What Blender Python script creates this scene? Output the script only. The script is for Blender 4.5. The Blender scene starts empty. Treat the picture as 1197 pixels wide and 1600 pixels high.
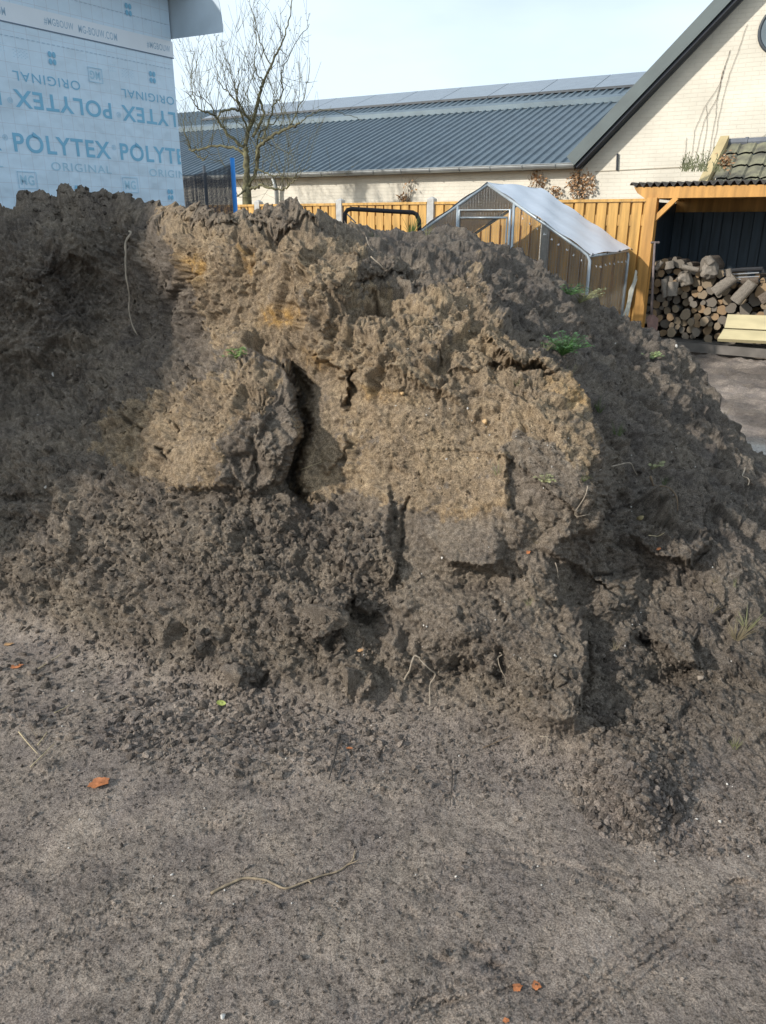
import bpy, math, random
import numpy as np
from math import sin, cos, pi, radians
from mathutils import Vector, Matrix

# ---------------------------------------------------------------- camera, sky, sun, exposure
SC = bpy.context.scene
COL = SC.collection
CAMH, PITCH, FPX = 1.6, radians(20.7), 1200.0
cd = bpy.data.cameras.new('camera'); cam = bpy.data.objects.new('camera', cd); COL.objects.link(cam)
cam.location = (0, 0, CAMH); cam.rotation_euler = (pi/2 - PITCH, 0, 0)
cd.sensor_fit = 'VERTICAL'; cd.sensor_height = 36; cd.lens = FPX/1600*36
cd.clip_start = 0.05; cd.clip_end = 2000
SC.camera = cam
SUN_EL = radians(27); SUN_AZ = radians(-116)      # azimuth from +Y, positive towards +X
sdir = Vector((sin(SUN_AZ)*cos(SUN_EL), cos(SUN_AZ)*cos(SUN_EL), sin(SUN_EL)))
W = bpy.data.worlds.new('World'); SC.world = W; W.use_nodes = True
nt = W.node_tree; nt.nodes.clear()
wo = nt.nodes.new('ShaderNodeOutputWorld'); bg = nt.nodes.new('ShaderNodeBackground')
sky = nt.nodes.new('ShaderNodeTexSky'); sky.sky_type = 'NISHITA'; sky.sun_disc = False
sky.sun_elevation = SUN_EL; sky.sun_rotation = SUN_AZ; sky.dust_density = 1.5; sky.air_density = 1.0
tc = nt.nodes.new('ShaderNodeTexCoord'); mp = nt.nodes.new('ShaderNodeMapping')
mp.inputs['Scale'].default_value = (1.0, 1.0, 3.2)
nz = nt.nodes.new('ShaderNodeTexNoise'); nz.inputs['Scale'].default_value = 1.7; nz.inputs['Detail'].default_value = 6
nz.inputs['Roughness'].default_value = 0.5
rp = nt.nodes.new('ShaderNodeValToRGB'); rp.color_ramp.elements[0].position = 0.34; rp.color_ramp.elements[0].color = (0.38,)*3+(1,)
rp.color_ramp.elements[1].position = 0.66; rp.color_ramp.elements[1].color = (0.86,)*3+(1,)
mx = nt.nodes.new('ShaderNodeMix'); mx.data_type = 'RGBA'
mx.inputs[7].default_value = (6.9, 8.1, 9.1, 1)
nt.links.new(tc.outputs['Generated'], mp.inputs[0]); nt.links.new(mp.outputs[0], nz.inputs['Vector'])
nt.links.new(nz.outputs['Fac'], rp.inputs[0]); nt.links.new(rp.outputs[0], mx.inputs[0])
nt.links.new(sky.outputs[0], mx.inputs[6]); nt.links.new(mx.outputs[2], bg.inputs[0])
bg.inputs[1].default_value = 0.08; nt.links.new(bg.outputs[0], wo.inputs[0])
sl = bpy.data.lights.new('sun', 'SUN'); so = bpy.data.objects.new('sun', sl); COL.objects.link(so)
sl.energy = 2.25; sl.angle = radians(1.5); sl.color = (1.0, 0.945, 0.87)
so.rotation_euler = sdir.to_track_quat('Z', 'Y').to_euler(); so.location = (0, 0, 20)
SC.view_settings.view_transform = 'Standard'; SC.view_settings.look = 'None'
SC.view_settings.gamma = 1; SC.view_settings.exposure = 0.86
SC.render.engine = 'CYCLES'

random.seed(7); rng = np.random.default_rng(7)

# ---------------------------------------------------------------- helpers
def raydir(px, py):
    u = px-598.5; v = 800.0-py
    return u, FPX*cos(PITCH)+v*sin(PITCH), v*cos(PITCH)-FPX*sin(PITCH)
def at(px, py, Y):
    x, y, z = raydir(px, py); return Vector((x*Y/y, Y, CAMH+z*Y/y))
def on_plane(px, py, p0, n):
    d = Vector(raydir(px, py)); o = Vector((0, 0, CAMH))
    return o + d*((p0-o).dot(n)/d.dot(n))
def tag(o, label=None, cat=None, group=None, kind=None):
    if label: o['label'] = label
    if cat: o['category'] = cat
    if group: o['group'] = group
    if kind: o['kind'] = kind
    return o
def empty(name, loc, label=None, cat=None, group=None):
    o = bpy.data.objects.new(name, None); COL.objects.link(o); o.location = loc; o.empty_display_size = 0.1
    return tag(o, label, cat, group)
def copy_tree(o, parent=None):
    c = o.copy(); COL.objects.link(c)
    if parent is not None: c.parent = parent
    for ch in [k for k in bpy.data.objects if k.parent == o]: copy_tree(ch, c)
    return c
class MB:
    def __init__(s): s.v = []; s.f = []; s.m = []
    def add(s, vs, fs, m=0):
        b = len(s.v); s.v += [tuple(p) for p in vs]; s.f += [tuple(i+b for i in f) for f in fs]; s.m += [m]*len(fs)
    def box(s, c, ex, ey, ez, m=0):                     # centre and three half-axis vectors
        c = Vector(c); ex = Vector(ex); ey = Vector(ey); ez = Vector(ez)
        vs = [c+ex*i+ey*j+ez*k for k in (-1, 1) for j in (-1, 1) for i in (-1, 1)]
        s.add(vs, [(0, 2, 3, 1), (4, 5, 7, 6), (0, 1, 5, 4), (2, 6, 7, 3), (0, 4, 6, 2), (1, 3, 7, 5)], m)
    def beam(s, a, b, w, h, up=(0, 0, 1), m=0):
        a = Vector(a); b = Vector(b); d = (b-a); L = d.length; d.normalize()
        sd = d.cross(Vector(up)).normalized(); u = sd.cross(d).normalized()
        s.box((a+b)/2, d*L/2, sd*w/2, u*h/2, m)
    def quad(s, a, b, c, d, m=0): s.add([a, b, c, d], [(0, 1, 2, 3)], m)
    def prism(s, pts, off, m=0):                        # polygon extruded by off
        n = len(pts); off = Vector(off); a = [Vector(p) for p in pts]; b = [p+off for p in a]
        s.add(a+b, [tuple(range(n-1, -1, -1)), tuple(range(n, 2*n))]+[(i, (i+1) % n, n+(i+1) % n, n+i) for i in range(n)], m)
    def tube(s, pts, rad, n=8, m=0, capm=None):
        pts = [Vector(p) for p in pts]
        if not hasattr(rad, '__len__'): rad = [rad]*len(pts)
        vs = []; pu = None
        for i, p in enumerate(pts):
            d = (pts[min(i+1, len(pts)-1)]-pts[max(i-1, 0)]).normalized()
            if pu is None: pu = d.orthogonal().normalized()
            else: pu = (pu-d*pu.dot(d)); pu = pu.normalized() if pu.length > 1e-6 else d.orthogonal().normalized()
            w = d.cross(pu)
            vs += [p+(pu*cos(2*pi*k/n)+w*sin(2*pi*k/n))*rad[i] for k in range(n)]
        fs = [(i*n+k, i*n+(k+1) % n, (i+1)*n+(k+1) % n, (i+1)*n+k) for i in range(len(pts)-1) for k in range(n)]
        s.add(vs, fs, m)
        b = len(s.v)-len(vs); cm = m if capm is None else capm
        s.f += [tuple(b+k for k in range(n-1, -1, -1)), tuple(b+(len(pts)-1)*n+k for k in range(n))]; s.m += [cm, cm]
    def build(s, name, mats, parent=None, origin=None, smooth=False, **kw):
        if not isinstance(mats, (list, tuple)): mats = [mats]
        o0 = Vector(parent.location) if parent is not None and origin is None else Vector(origin or (0, 0, 0))
        me = bpy.data.meshes.new(name)
        me.from_pydata([(p[0]-o0[0], p[1]-o0[1], p[2]-o0[2]) for p in s.v], [], s.f)
        for mt in mats: me.materials.append(mt)
        me.polygons.foreach_set('material_index', s.m)
        if smooth: me.polygons.foreach_set('use_smooth', [True]*len(s.f))
        me.update(); o = bpy.data.objects.new(name, me); COL.objects.link(o)
        if parent is not None: o.parent = parent
        elif origin is not None: o.location = o0
        return tag(o, **kw)

# noise ----------------------------------------------------------
_perm = rng.permutation(256); PERM = np.concatenate([_perm, _perm, _perm]).astype(np.int64)
_g = rng.normal(size=(256, 3)); GR = (_g/np.linalg.norm(_g, axis=1)[:, None]).astype(np.float32)
def perlin(P):
    P = np.asarray(P, dtype=np.float32); I = np.floor(P).astype(np.int64); F = (P-I).astype(np.float32); I &= 255
    U = F*F*F*(F*(F*6-15)+10); out = np.zeros(len(P), np.float32)
    for a in (0, 1):
        for b in (0, 1):
            for c in (0, 1):
                h = PERM[PERM[PERM[I[:, 0]+a]+I[:, 1]+b]+I[:, 2]+c]
                g = GR[h]
                d = g[:, 0]*(F[:, 0]-a)+g[:, 1]*(F[:, 1]-b)+g[:, 2]*(F[:, 2]-c)
                w = (U[:, 0] if a else 1-U[:, 0])*(U[:, 1] if b else 1-U[:, 1])*(U[:, 2] if c else 1-U[:, 2])
                out += w*d
    return out*1.5
def fbm(P, sc, octv=3, rough=.5, seed=0):
    o = 0; a = 1; t = 0
    for k in range(octv):
        o = o+a*perlin(P*sc*(2.03**k)+seed*17.3+k*5.1); t += a; a *= rough
    return o/t
def billow(P, sc, octv=2, rough=.5, seed=0):
    o = 0; a = 1; t = 0
    for k in range(octv):
        o = o+a*np.abs(perlin(P*sc*(2.1**k)+seed*11.7+k*3.3)); t += a; a *= rough
    return o/t
def worley(P, sc, seed=0):                              # F1 and F2-F1
    Q = np.asarray(P, np.float32)*sc; I = np.floor(Q).astype(np.int64); F = Q-I
    f1 = np.full(len(Q), 9., np.float32); f2 = f1.copy()
    for a in (-1, 0, 1):
        for b in (-1, 0, 1):
            for c in (-1, 0, 1):
                h = PERM[PERM[PERM[(I[:, 0]+a+seed) & 255]+((I[:, 1]+b) & 255)]+((I[:, 2]+c) & 255)]
                J = GR[h]*0.45+0.5
                d = np.sqrt((a+J[:, 0]-F[:, 0])**2+(b+J[:, 1]-F[:, 1])**2+(c+J[:, 2]-F[:, 2])**2)
                m = d < f1; f2 = np.where(m, f1, np.minimum(f2, d)); f1 = np.where(m, d, f1)
    return f1, f2-f1
def facets(P, sc, seed=0):                             # broken planes: every cell tilts its own way
    Q = np.asarray(P, np.float32)*sc; I = np.floor(Q).astype(np.int64); F = Q-I
    f1 = np.full(len(Q), 9., np.float32); out = np.zeros(len(Q), np.float32)
    for a in (-1, 0, 1):
        for b in (-1, 0, 1):
            for c in (-1, 0, 1):
                h = PERM[PERM[PERM[(I[:, 0]+a+seed) & 255]+((I[:, 1]+b) & 255)]+((I[:, 2]+c) & 255)]
                J = GR[h]*0.45+0.5; dx = np.stack([F[:, 0]-a-J[:, 0], F[:, 1]-b-J[:, 1], F[:, 2]-c-J[:, 2]], 1)
                d = (dx*dx).sum(1); v = (dx*GR[(h+57) & 255]).sum(1)+.12*GR[(h+91) & 255, 0]
                m = d < f1; f1 = np.where(m, d, f1); out = np.where(m, v, out)
    return out
def sstep(a, b, x):
    t = np.clip((x-a)/(b-a), 0, 1); return t*t*(3-2*t)

# materials ------------------------------------------------------
def mat(name, c, rough=.8, var=.15, sc=8, c2=None, bump=.2, bsc=None, metal=0, spec=.5, stretch=None, detail=5):
    m = bpy.data.materials.new(name); m.use_nodes = True; n = m.node_tree.nodes; l = m.node_tree.links
    b = n['Principled BSDF']; b.inputs['Roughness'].default_value = rough; b.inputs['Metallic'].default_value = metal
    b.inputs['Specular IOR Level'].default_value = spec
    t = n.new('ShaderNodeTexCoord'); mpn = n.new('ShaderNodeMapping'); l.new(t.outputs['Object'], mpn.inputs[0])
    if stretch: mpn.inputs['Scale'].default_value = stretch
    nn = n.new('ShaderNodeTexNoise'); nn.inputs['Scale'].default_value = sc; nn.inputs['Detail'].default_value = detail
    l.new(mpn.outputs[0], nn.inputs['Vector'])
    r = n.new('ShaderNodeValToRGB'); r.color_ramp.elements[0].position = .3; r.color_ramp.elements[1].position = .7
    c2 = c2 or tuple(min(1, k*(1+var*1.5)) for k in c)
    r.color_ramp.elements[0].color = tuple(k*(1-var) for k in c)+(1,); r.color_ramp.elements[1].color = tuple(c2)+(1,)
    l.new(nn.outputs['Fac'], r.inputs[0]); l.new(r.outputs[0], b.inputs['Base Color'])
    if bump:
        n2 = n.new('ShaderNodeTexNoise'); n2.inputs['Scale'].default_value = bsc or sc*3; n2.inputs['Detail'].default_value = 6
        l.new(mpn.outputs[0], n2.inputs['Vector'])
        bp = n.new('ShaderNodeBump'); bp.inputs['Strength'].default_value = bump; bp.inputs['Distance'].default_value = .01
        l.new(n2.outputs['Fac'], bp.inputs['Height']); l.new(bp.outputs[0], b.inputs['Normal'])
    return m
def soil_mat():
    m = bpy.data.materials.new('soil'); m.use_nodes = True; n = m.node_tree.nodes; l = m.node_tree.links
    b = n['Principled BSDF']; b.inputs['Roughness'].default_value = .95; b.inputs['Specular IOR Level'].default_value = .15
    a = n.new('ShaderNodeAttribute'); a.attribute_name = 'Col'
    t = n.new('ShaderNodeTexCoord')
    def noise(sc, det=4, ro=.6):
        q = n.new('ShaderNodeTexNoise'); q.inputs['Scale'].default_value = sc; q.inputs['Detail'].default_value = det
        q.inputs['Roughness'].default_value = ro; l.new(t.outputs['Object'], q.inputs['Vector']); return q
    def ramp(src, p0, c0, p1, c1):
        r = n.new('ShaderNodeValToRGB'); r.color_ramp.elements[0].position = p0; r.color_ramp.elements[1].position = p1
        r.color_ramp.elements[0].color = c0+(1,); r.color_ramp.elements[1].color = c1+(1,); l.new(src, r.inputs[0]); return r
    def mul(x, y, fac=1, bt='MULTIPLY'):
        k = n.new('ShaderNodeMix'); k.data_type = 'RGBA'; k.blend_type = bt
        if hasattr(fac, 'links'): l.new(fac, k.inputs[0])
        else: k.inputs[0].default_value = fac
        l.new(x, k.inputs[6]); l.new(y, k.inputs[7]); return k.outputs[2]
    r1 = ramp(noise(230, 2).outputs['Fac'], .42, (.70, .69, .68), .58, (1.24, 1.24, 1.22))
    r2 = ramp(noise(38, 5).outputs['Fac'], .35, (.8, .79, .78), .65, (1.15, 1.15, 1.15))
    r3 = ramp(noise(5, 4).outputs['Fac'], .35, (.82, .82, .84), .65, (1.15, 1.14, 1.1))
    c = mul(mul(mul(a.outputs['Color'], r1.outputs[0]), r2.outputs[0]), r3.outputs[0])
    vo = n.new('ShaderNodeTexVoronoi'); vo.inputs['Scale'].default_value = 95; l.new(t.outputs['Object'], vo.inputs['Vector'])
    sp = ramp(vo.outputs['Distance'], .075, (1, 1, 1), .1, (0, 0, 0))
    wc = n.new('ShaderNodeTexWhiteNoise'); l.new(vo.outputs['Position'], wc.inputs['Vector'])
    th = ramp(wc.outputs['Value'], .86, (0, 0, 0), .88, (.75, .75, .75))
    k = n.new('ShaderNodeMath'); k.operation = 'MULTIPLY'; l.new(sp.outputs[0], k.inputs[0]); l.new(th.outputs[0], k.inputs[1])
    pale = n.new('ShaderNodeRGB'); pale.outputs[0].default_value = (.5, .46, .4, 1)
    c = mul(c, pale.outputs[0], k.outputs[0], 'MIX')
    l.new(c, b.inputs['Base Color'])
    bp = n.new('ShaderNodeBump'); bp.inputs['Strength'].default_value = .8; bp.inputs['Distance'].default_value = .004
    l.new(noise(260, 3, .6).outputs['Fac'], bp.inputs['Height']); b2 = n.new('ShaderNodeBump'); b2.inputs['Strength'].default_value = .8; b2.inputs['Distance'].default_value = .018
    l.new(noise(48, 7, .78).outputs['Fac'], b2.inputs['Height']); l.new(b2.outputs[0], bp.inputs['Normal']); l.new(bp.outputs[0], b.inputs['Normal'])
    return m
SOIL = soil_mat()

# ---------------------------------------------------------------- the soil surface (heap and yard before it)
CREST = np.array([(-700, 335), (-400, 330), (-150, 326), (0, 320), (25, 307), (60, 299), (130, 291), (165, 292), (200, 303), (240, 322), (290, 324), (312, 318), (350, 328), (400, 328),
    (450, 322), (500, 338), (545, 351), (600, 357), (660, 355), (700, 360), (740, 368), (790, 381), (830, 400), (880, 437), (920, 466), (960, 486), (1000, 506),
    (1030, 520), (1060, 540), (1080, 555), (1100, 583), (1115, 612), (1128, 642), (1150, 662), (1165, 686), (1180, 711), (1197, 733), (1300, 810), (1500, 900), (1900, 950)], float)
CTRL = np.array([  # px, py, Y
    (-600, 330, 4.6), (-300, 328, 4.6), (0, 318, 4.7), (130, 290, 4.75), (240, 320, 4.6), (-300, 600, 4.0), (-300, 900, 3.3), (-300, 1200, 2.9), (-600, 900, 3.5),
    (60, 400, 4.35), (200, 400, 4.35), (60, 520, 4.15), (230, 520, 4.12), (60, 640, 3.85), (150, 640, 3.7), (60, 720, 3.4), (60, 800, 3.2), (60, 900, 2.95), (60, 960, 2.85), (60, 1050, 2.75), (60, 1200, 2.6),
    (250, 380, 4.1), (320, 330, 3.95), (320, 450, 3.72), (330, 540, 3.62), (250, 600, 3.55), (350, 590, 3.25), (300, 700, 3.0), (400, 680, 2.92), (300, 780, 2.92), (300, 900, 2.66), (300, 1020, 2.48), (300, 1100, 2.42), (300, 1250, 2.4),
    (420, 330, 3.85), (420, 450, 3.55), (430, 545, 3.42), (500, 340, 3.8), (500, 450, 3.32), (510, 600, 3.14), (500, 720, 3.0), (500, 800, 2.84), (520, 900, 2.6), (520, 1020, 2.36), (520, 1100, 2.26), (520, 1160, 2.24), (520, 1300, 2.25),
    (600, 355, 4.7), (600, 375, 4.0), (600, 410, 3.55), (600, 500, 3.25), (600, 560, 3.04), (620, 650, 2.86), (640, 760, 2.72), (680, 900, 2.5), (680, 1020, 2.34), (680, 1100, 2.24), (680, 1180, 2.14), (680, 1350, 2.15),
    (700, 360, 4.7), (720, 400, 3.95), (740, 500, 3.3), (740, 600, 2.94), (780, 700, 2.68), (760, 790, 2.56), (830, 850, 2.45), (850, 950, 2.36), (860, 1050, 2.2), (860, 1130, 2.08), (860, 1200, 2.02), (860, 1400, 2.05),
    (800, 382, 4.75), (840, 450, 4.0), (890, 590, 3.1), (920, 680, 2.72), (940, 780, 2.6), (900, 445, 4.55), (960, 485, 4.5), (950, 560, 3.9), (980, 650, 3.35), (1000, 760, 2.9), (980, 900, 2.6), (980, 1020, 2.32), (980, 1150, 2.04), (990, 1270, 1.8), (980, 1450, 1.85),
    (1060, 540, 4.35), (1120, 640, 4.0), (1080, 760, 3.05), (1080, 860, 2.65), (1100, 980, 2.4), (1120, 1100, 2.09), (1120, 1230, 1.86), (1190, 1230, 1.82), (1150, 1290, 1.74), (1120, 1450, 1.9), (1190, 725, 3.7), (1190, 800, 3.1), (1190, 950, 2.5), (1190, 1100, 2.08),
    (1300, 810, 3.5), (1400, 1000, 2.6), (1350, 1250, 1.84), (1600, 920, 3.3), (1600, 1200, 2.3)], float)
def tps_fit(C):
    P = C[:, :2]/300.; n = len(P); d = np.linalg.norm(P[:, None]-P[None], axis=2)
    K = np.where(d > 0, d*d*np.log(d+1e-12), 0)+np.eye(n)*.004
    A = np.zeros((n+3, n+3)); A[:n, :n] = K; A[:n, n] = 1; A[:n, n+1:] = P; A[n, :n] = 1; A[n+1:, :n] = P.T
    return P, np.linalg.solve(A, np.concatenate([np.log(C[:, 2]), np.zeros(3)]))
TP, TW = tps_fit(CTRL)
def tps(px, py):
    x = px/300.; y = py/300.; o = TW[-3]+TW[-2]*x+TW[-1]*y
    for i in range(len(TP)):
        r2 = (x-TP[i, 0])**2+(y-TP[i, 1])**2
        o = o+TW[i]*.5*r2*np.log(r2+1e-12)
    return np.exp(o)
STEP = 1.5
cols = np.arange(-420, 1640, STEP); NX = len(cols)
NV = int((1780-300)/STEP); NB = 130
crest = np.interp(cols, CREST[:, 0], CREST[:, 1])
tt = np.linspace(0, 1, NV)                             # 0 bottom of picture, 1 crest
PX = np.repeat(cols[None], NV, 0); PY = 1780+(crest[None]-1780)*tt[:, None]
shp = PX.shape; px = PX.ravel(); py = PY.ravel()
uv3 = np.stack([px/300, py/300, 0*px], 1).astype(np.float32)
wx = px+9*fbm(uv3, 7, 3, .6, 3)+3.5*perlin(uv3*55+3); wy = py+9*fbm(uv3, 7, 3, .6, 4)+3.5*perlin(uv3*55+31)
Ym = tps(px, py)
dy = FPX*cos(PITCH)+(800-py)*sin(PITCH); dz = (800-py)*cos(PITCH)-FPX*sin(PITCH)
Yg = np.where(dz < -60, -CAMH*dy/np.minimum(dz, -60), 30.)
kk = .16; hmix = np.clip(.5+.5*(Yg-Ym)/kk, 0, 1); Y = Yg+(Ym-Yg)*hmix-kk*hmix*(1-hmix)
heapness = sstep(-.10, .22, Yg-Ym)                     # 0 yard, 1 heap

# sculpted features, each a real offset of the surface in metres (towards the viewer is +)
off = np.zeros_like(Y)
def box_idx(pts, r):
    p = np.array(pts, float)
    return np.nonzero((wx > p[:, 0].min()-r) & (wx < p[:, 0].max()+r) & (wy > p[:, 1].min()-r) & (wy < p[:, 1].max()+r))[0]
def poly_dist(idx, pts):
    x = wx[idx]; y = wy[idx]; best = np.full(len(idx), 1e9); sd = np.ones(len(idx)); tb = np.zeros(len(idx)); n = len(pts)-1
    for i in range(n):
        (ax, ay), (bx, by) = pts[i], pts[i+1]; ex, ey = bx-ax, by-ay; L2 = ex*ex+ey*ey
        t = np.clip(((x-ax)*ex+(y-ay)*ey)/L2, 0, 1); qx = x-ax-t*ex; qy = y-ay-t*ey; d = np.hypot(qx, qy)
        m = d < best; best = np.where(m, d, best); sd = np.where(m, np.sign(ex*qy-ey*qx), sd); tb = np.where(m, (i+t)/n, tb)
    return best, sd, tb
def ledge(pts, amp, fall, edge=4., side=1):            # surface raised on one side of a line, sharp edge
    i = box_idx(pts, fall*3.2); d, s, t = poly_dist(i, pts); s = s*side*d
    fade = np.clip(np.minimum(t, 1-t)*7, 0, 1)
    off[i] += amp*fade*sstep(-edge, edge, s)*np.exp(-np.maximum(s, 0)/fall)
def crack(pts, depth, w):
    i = box_idx(pts, w*4); d, s, t = poly_dist(i, pts); fade = np.clip(np.minimum(t, 1-t)*9+.15, 0, 1)
    off[i] -= depth*(.55 if pts[0][1] > 800 else 1)*fade*np.exp(-(d/w)**2*1.3)
def bump(cx, cy, rx, ry, amp, rot=0, p=2.):
    i = box_idx([(cx, cy)], max(rx, ry)*1.6); x = wx[i]-cx; y = wy[i]-cy; c, s_ = cos(rot), sin(rot)
    q = np.abs((x*c+y*s_)/rx)**p+np.abs((-x*s_+y*c)/ry)**p
    off[i] += amp*np.exp(-q**1.3*1.1)
# ledge(): raised side is to the right of the travel direction on screen (y down) for side=1
ledge([(235, 322), (255, 370), (285, 420), (300, 480), (325, 560), (300, 600)], .14, 60, 16, -1)       # sandy face stands proud of the dark bay
ledge([(70, 350), (90, 385), (75, 430), (95, 480)], .07, 35, 6, 1)
ledge([(0, 420), (60, 440), (110, 400), (160, 430)], .06, 30, 5, -1)
ledge([(0, 640), (80, 655), (150, 620), (190, 600)], .05, 40, 5, 1)
bump(50, 400, 70, 60, .08); bump(110, 380, 22, 28, .06); bump(165, 470, 60, 80, -.07); bump(95, 520, 60, 70, .05); bump(30, 600, 80, 40, -.06)
ledge([(345, 590), (400, 560), (455, 565), (468, 610), (470, 680), (455, 720), (430, 755)], .17, 70, 5, 1)   # broken-off block
ledge([(262, 765), (330, 762), (400, 768), (450, 745)], .08, 45, 6, -1)
crack([(453, 560), (475, 610), (474, 680), (458, 715), (455, 750), (482, 797)], .22, 11)
crack([(268, 650), (272, 690), (266, 730)], .03, 2.5)
crack([(188, 640), (205, 665), (225, 675)], .05, 3); crack([(260, 700), (264, 720)], .05, 3)
ledge([(330, 640), (345, 680), (335, 730), (345, 765)], .05, 26, 5, -1)
ledge([(395, 600), (420, 640), (400, 690)], .05, 24, 5, 1)
bump(385, 640, 30, 22, .04); bump(420, 600, 30, 20, .05); bump(300, 690, 28, 40, .03); bump(430, 700, 22, 26, .05)
ledge([(460, 380), (480, 430), (470, 500), (475, 545), (520, 575), (536, 600), (533, 650)], .1, 45, 4, -1)    # the blade
crack([(541, 575), (549, 605), (538, 640)], .14, 9)
ledge([(536, 668), (545, 690), (525, 730), (510, 745)], .04, 22, 3.5, 1)
ledge([(560, 560), (620, 575), (650, 600), (690, 610), (720, 640)], .05, 45, 5, -1)
ledge([(500, 430), (520, 480), (505, 530), (560, 545)], .05, 30, 5, 1)
bump(600, 462, 42, 40, -.16); bump(560, 470, 16, 40, -.05); bump(655, 440, 40, 16, -.08); bump(700, 410, 40, 12, -.05)
ledge([(525, 500), (600, 510), (660, 495), (700, 470)], .07, 30, 5, 1)
crack([(560, 445), (600, 440), (640, 432)], .04, 4); crack([(575, 455), (590, 480), (600, 500)], .05, 4)
ledge([(760, 480), (755, 520), (800, 570), (840, 572), (890, 588)], .09, 50, 5, -1)
crack([(762, 570), (790, 578), (830, 577), (850, 585)], .09, 9)
ledge([(680, 530), (700, 570), (745, 580), (770, 570)], .05, 35, 5, -1)
ledge([(740, 375), (765, 430), (770, 490), (820, 530), (885, 585), (915, 640), (940, 700), (940, 780), (925, 830), (850, 850)], .15, 70, 6, 1)  # shoulder edge
ledge([(793, 685), (792, 740), (797, 795), (840, 825)], .05, 40, 4, 1)
ledge([(650, 815), (700, 880), (760, 885), (800, 875)], .05, 40, 4, -1)
ledge([(690, 878), (740, 884), (790, 880)], .07, 25, 4, -1); bump(745, 905, 60, 16, -.06)
crack([(770, 930), (785, 960), (795, 970)], .07, 4); crack([(640, 775), (632, 800), (625, 860), (615, 930)], .03, 4)
ledge([(600, 745), (612, 790), (608, 850), (620, 890), (600, 935)], .05, 45, 4, 1)
ledge([(522, 800), (530, 850), (525, 890)], .05, 30, 4, -1)
bump(560, 850, 45, 50, .06); bump(500, 950, 60, 38, .07, -.4)
ledge([(470, 1010), (520, 985), (545, 940), (548, 920)], .1, 50, 4, -1)
crack([(545, 935), (555, 958), (580, 968), (590, 955)], .17, 9); crack([(530, 975), (518, 1005), (525, 1020)], .1, 7)
bump(590, 1030, 22, 45, -.05); ledge([(520, 1030), (575, 1040), (580, 1070), (555, 1100)], .06, 35, 4, 1)
crack([(395, 1060), (410, 1075), (420, 1050)], .08, 7); bump(365, 1050, 38, 32, .08)
bump(300, 1010, 36, 22, .05, -.8); bump(340, 820, 40, 30, .05); bump(320, 860, 60, 50, .04); bump(90, 850, 28, 22, .06); bump(45, 890, 30, 26, .07); bump(20, 820, 40, 14, -.06); bump(30, 775, 50, 7, -.06)
bump(410, 880, 60, 60, .04); bump(440, 800, 60, 30, .05); bump(700, 960, 70, 40, .05); bump(730, 1000, 60, 30, .04)
bump(700, 1060, 50, 20, -.04); crack([(780, 1010), (785, 1050), (770, 1060)], .1, 10)
ledge([(880, 940), (914, 960), (915, 1040), (905, 1100), (900, 1150)], .10, 60, 5, 1)
crack([(922, 980), (920, 1040), (912, 1090)], .05, 6)
bump(860, 1100, 40, 45, .06); ledge([(800, 1040), (840, 1060), (900, 1058)], .03, 25, 4, -1); bump(720, 1040, 34, 12, -.05)
ledge([(840, 850), (880, 880), (930, 900), (925, 860)], .07, 40, 5, -1); bump(900, 900, 32, 36, -.07); bump(960, 800, 60, 26, -.05); bump(850, 900, 40, 30, .04)
ledge([(985, 830), (1020, 865), (1080, 880), (1105, 850), (1098, 830)], .10, 60, 4, -1)
bump(1040, 900, 52, 18, -.06); bump(1060, 840, 50, 25, .05)
bump(965, 930, 30, 26, .09); ledge([(925, 955), (970, 940), (1010, 945)], .06, 30, 4, 1)
ledge([(990, 985), (1040, 1010), (1060, 1045), (1085, 1035), (1090, 960)], .08, 60, 4, -1); bump(1050, 1055, 40, 18, -.09); bump(1010, 1000, 20, 16, -.07)
bump(1150, 900, 60, 60, .06); bump(1130, 1070, 60, 22, -.06); bump(1170, 1010, 40, 40, .05); bump(1085, 1000, 36, 50, .04)
bump(980, 1200, 55, 60, .09); bump(1010, 1260, 45, 45, .05); bump(1060, 1180, 60, 50, .04)
crack([(940, 660), (955, 720), (960, 780), (930, 830)], .07, 12); bump(1000, 560, 60, 40, .05); bump(860, 500, 40, 26, -.05, .6); bump(1040, 640, 60, 50, .06); bump(1090, 740, 40, 60, .06); bump(1020, 740, 50, 30, -.06)
bump(450, 335, 50, 14, .05); bump(520, 345, 24, 16, -.05); bump(340, 345, 26, 18, .05); bump(300, 350, 18, 22, -.06)
bump(245, 345, 20, 30, -.05); bump(400, 350, 30, 18, -.05)
ledge([(230, 328), (270, 345), (330, 338), (400, 352), (470, 345), (560, 372)], .06, 22, 4, -1)
# ruts and scuffs in the yard
for pts, a, w in (([(180, 1560), (330, 1440), (480, 1385), (560, 1330)], .012, 14), ([(0, 1500), (160, 1420), (330, 1300)], .010, 22), ([(860, 1590), (980, 1480), (1130, 1400), (1250, 1340)], .022, 20),
                  ([(980, 1590), (1080, 1520), (1200, 1430)], .018, 16), ([(420, 1600), (560, 1500), (760, 1460)], .010, 26), ([(600, 1360), (720, 1345), (860, 1330)], .012, 18), ([(1120, 1600), (1200, 1530)], .02, 22)):
    crack(pts, a*.5, w)
def track(pts, wid, amp_, per):                        # smeared bucket track with fine parallel grooves
    i = box_idx(pts, wid*2); d, s_, t = poly_dist(i, pts); off[i] -= 1.6*amp_*np.clip(np.minimum(t, 1-t)*5, 0, 1)*np.exp(-(d/wid)**2)*(.6+.4*np.sin(d*s_/per))*(1+.25*np.sin(t*17))
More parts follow.
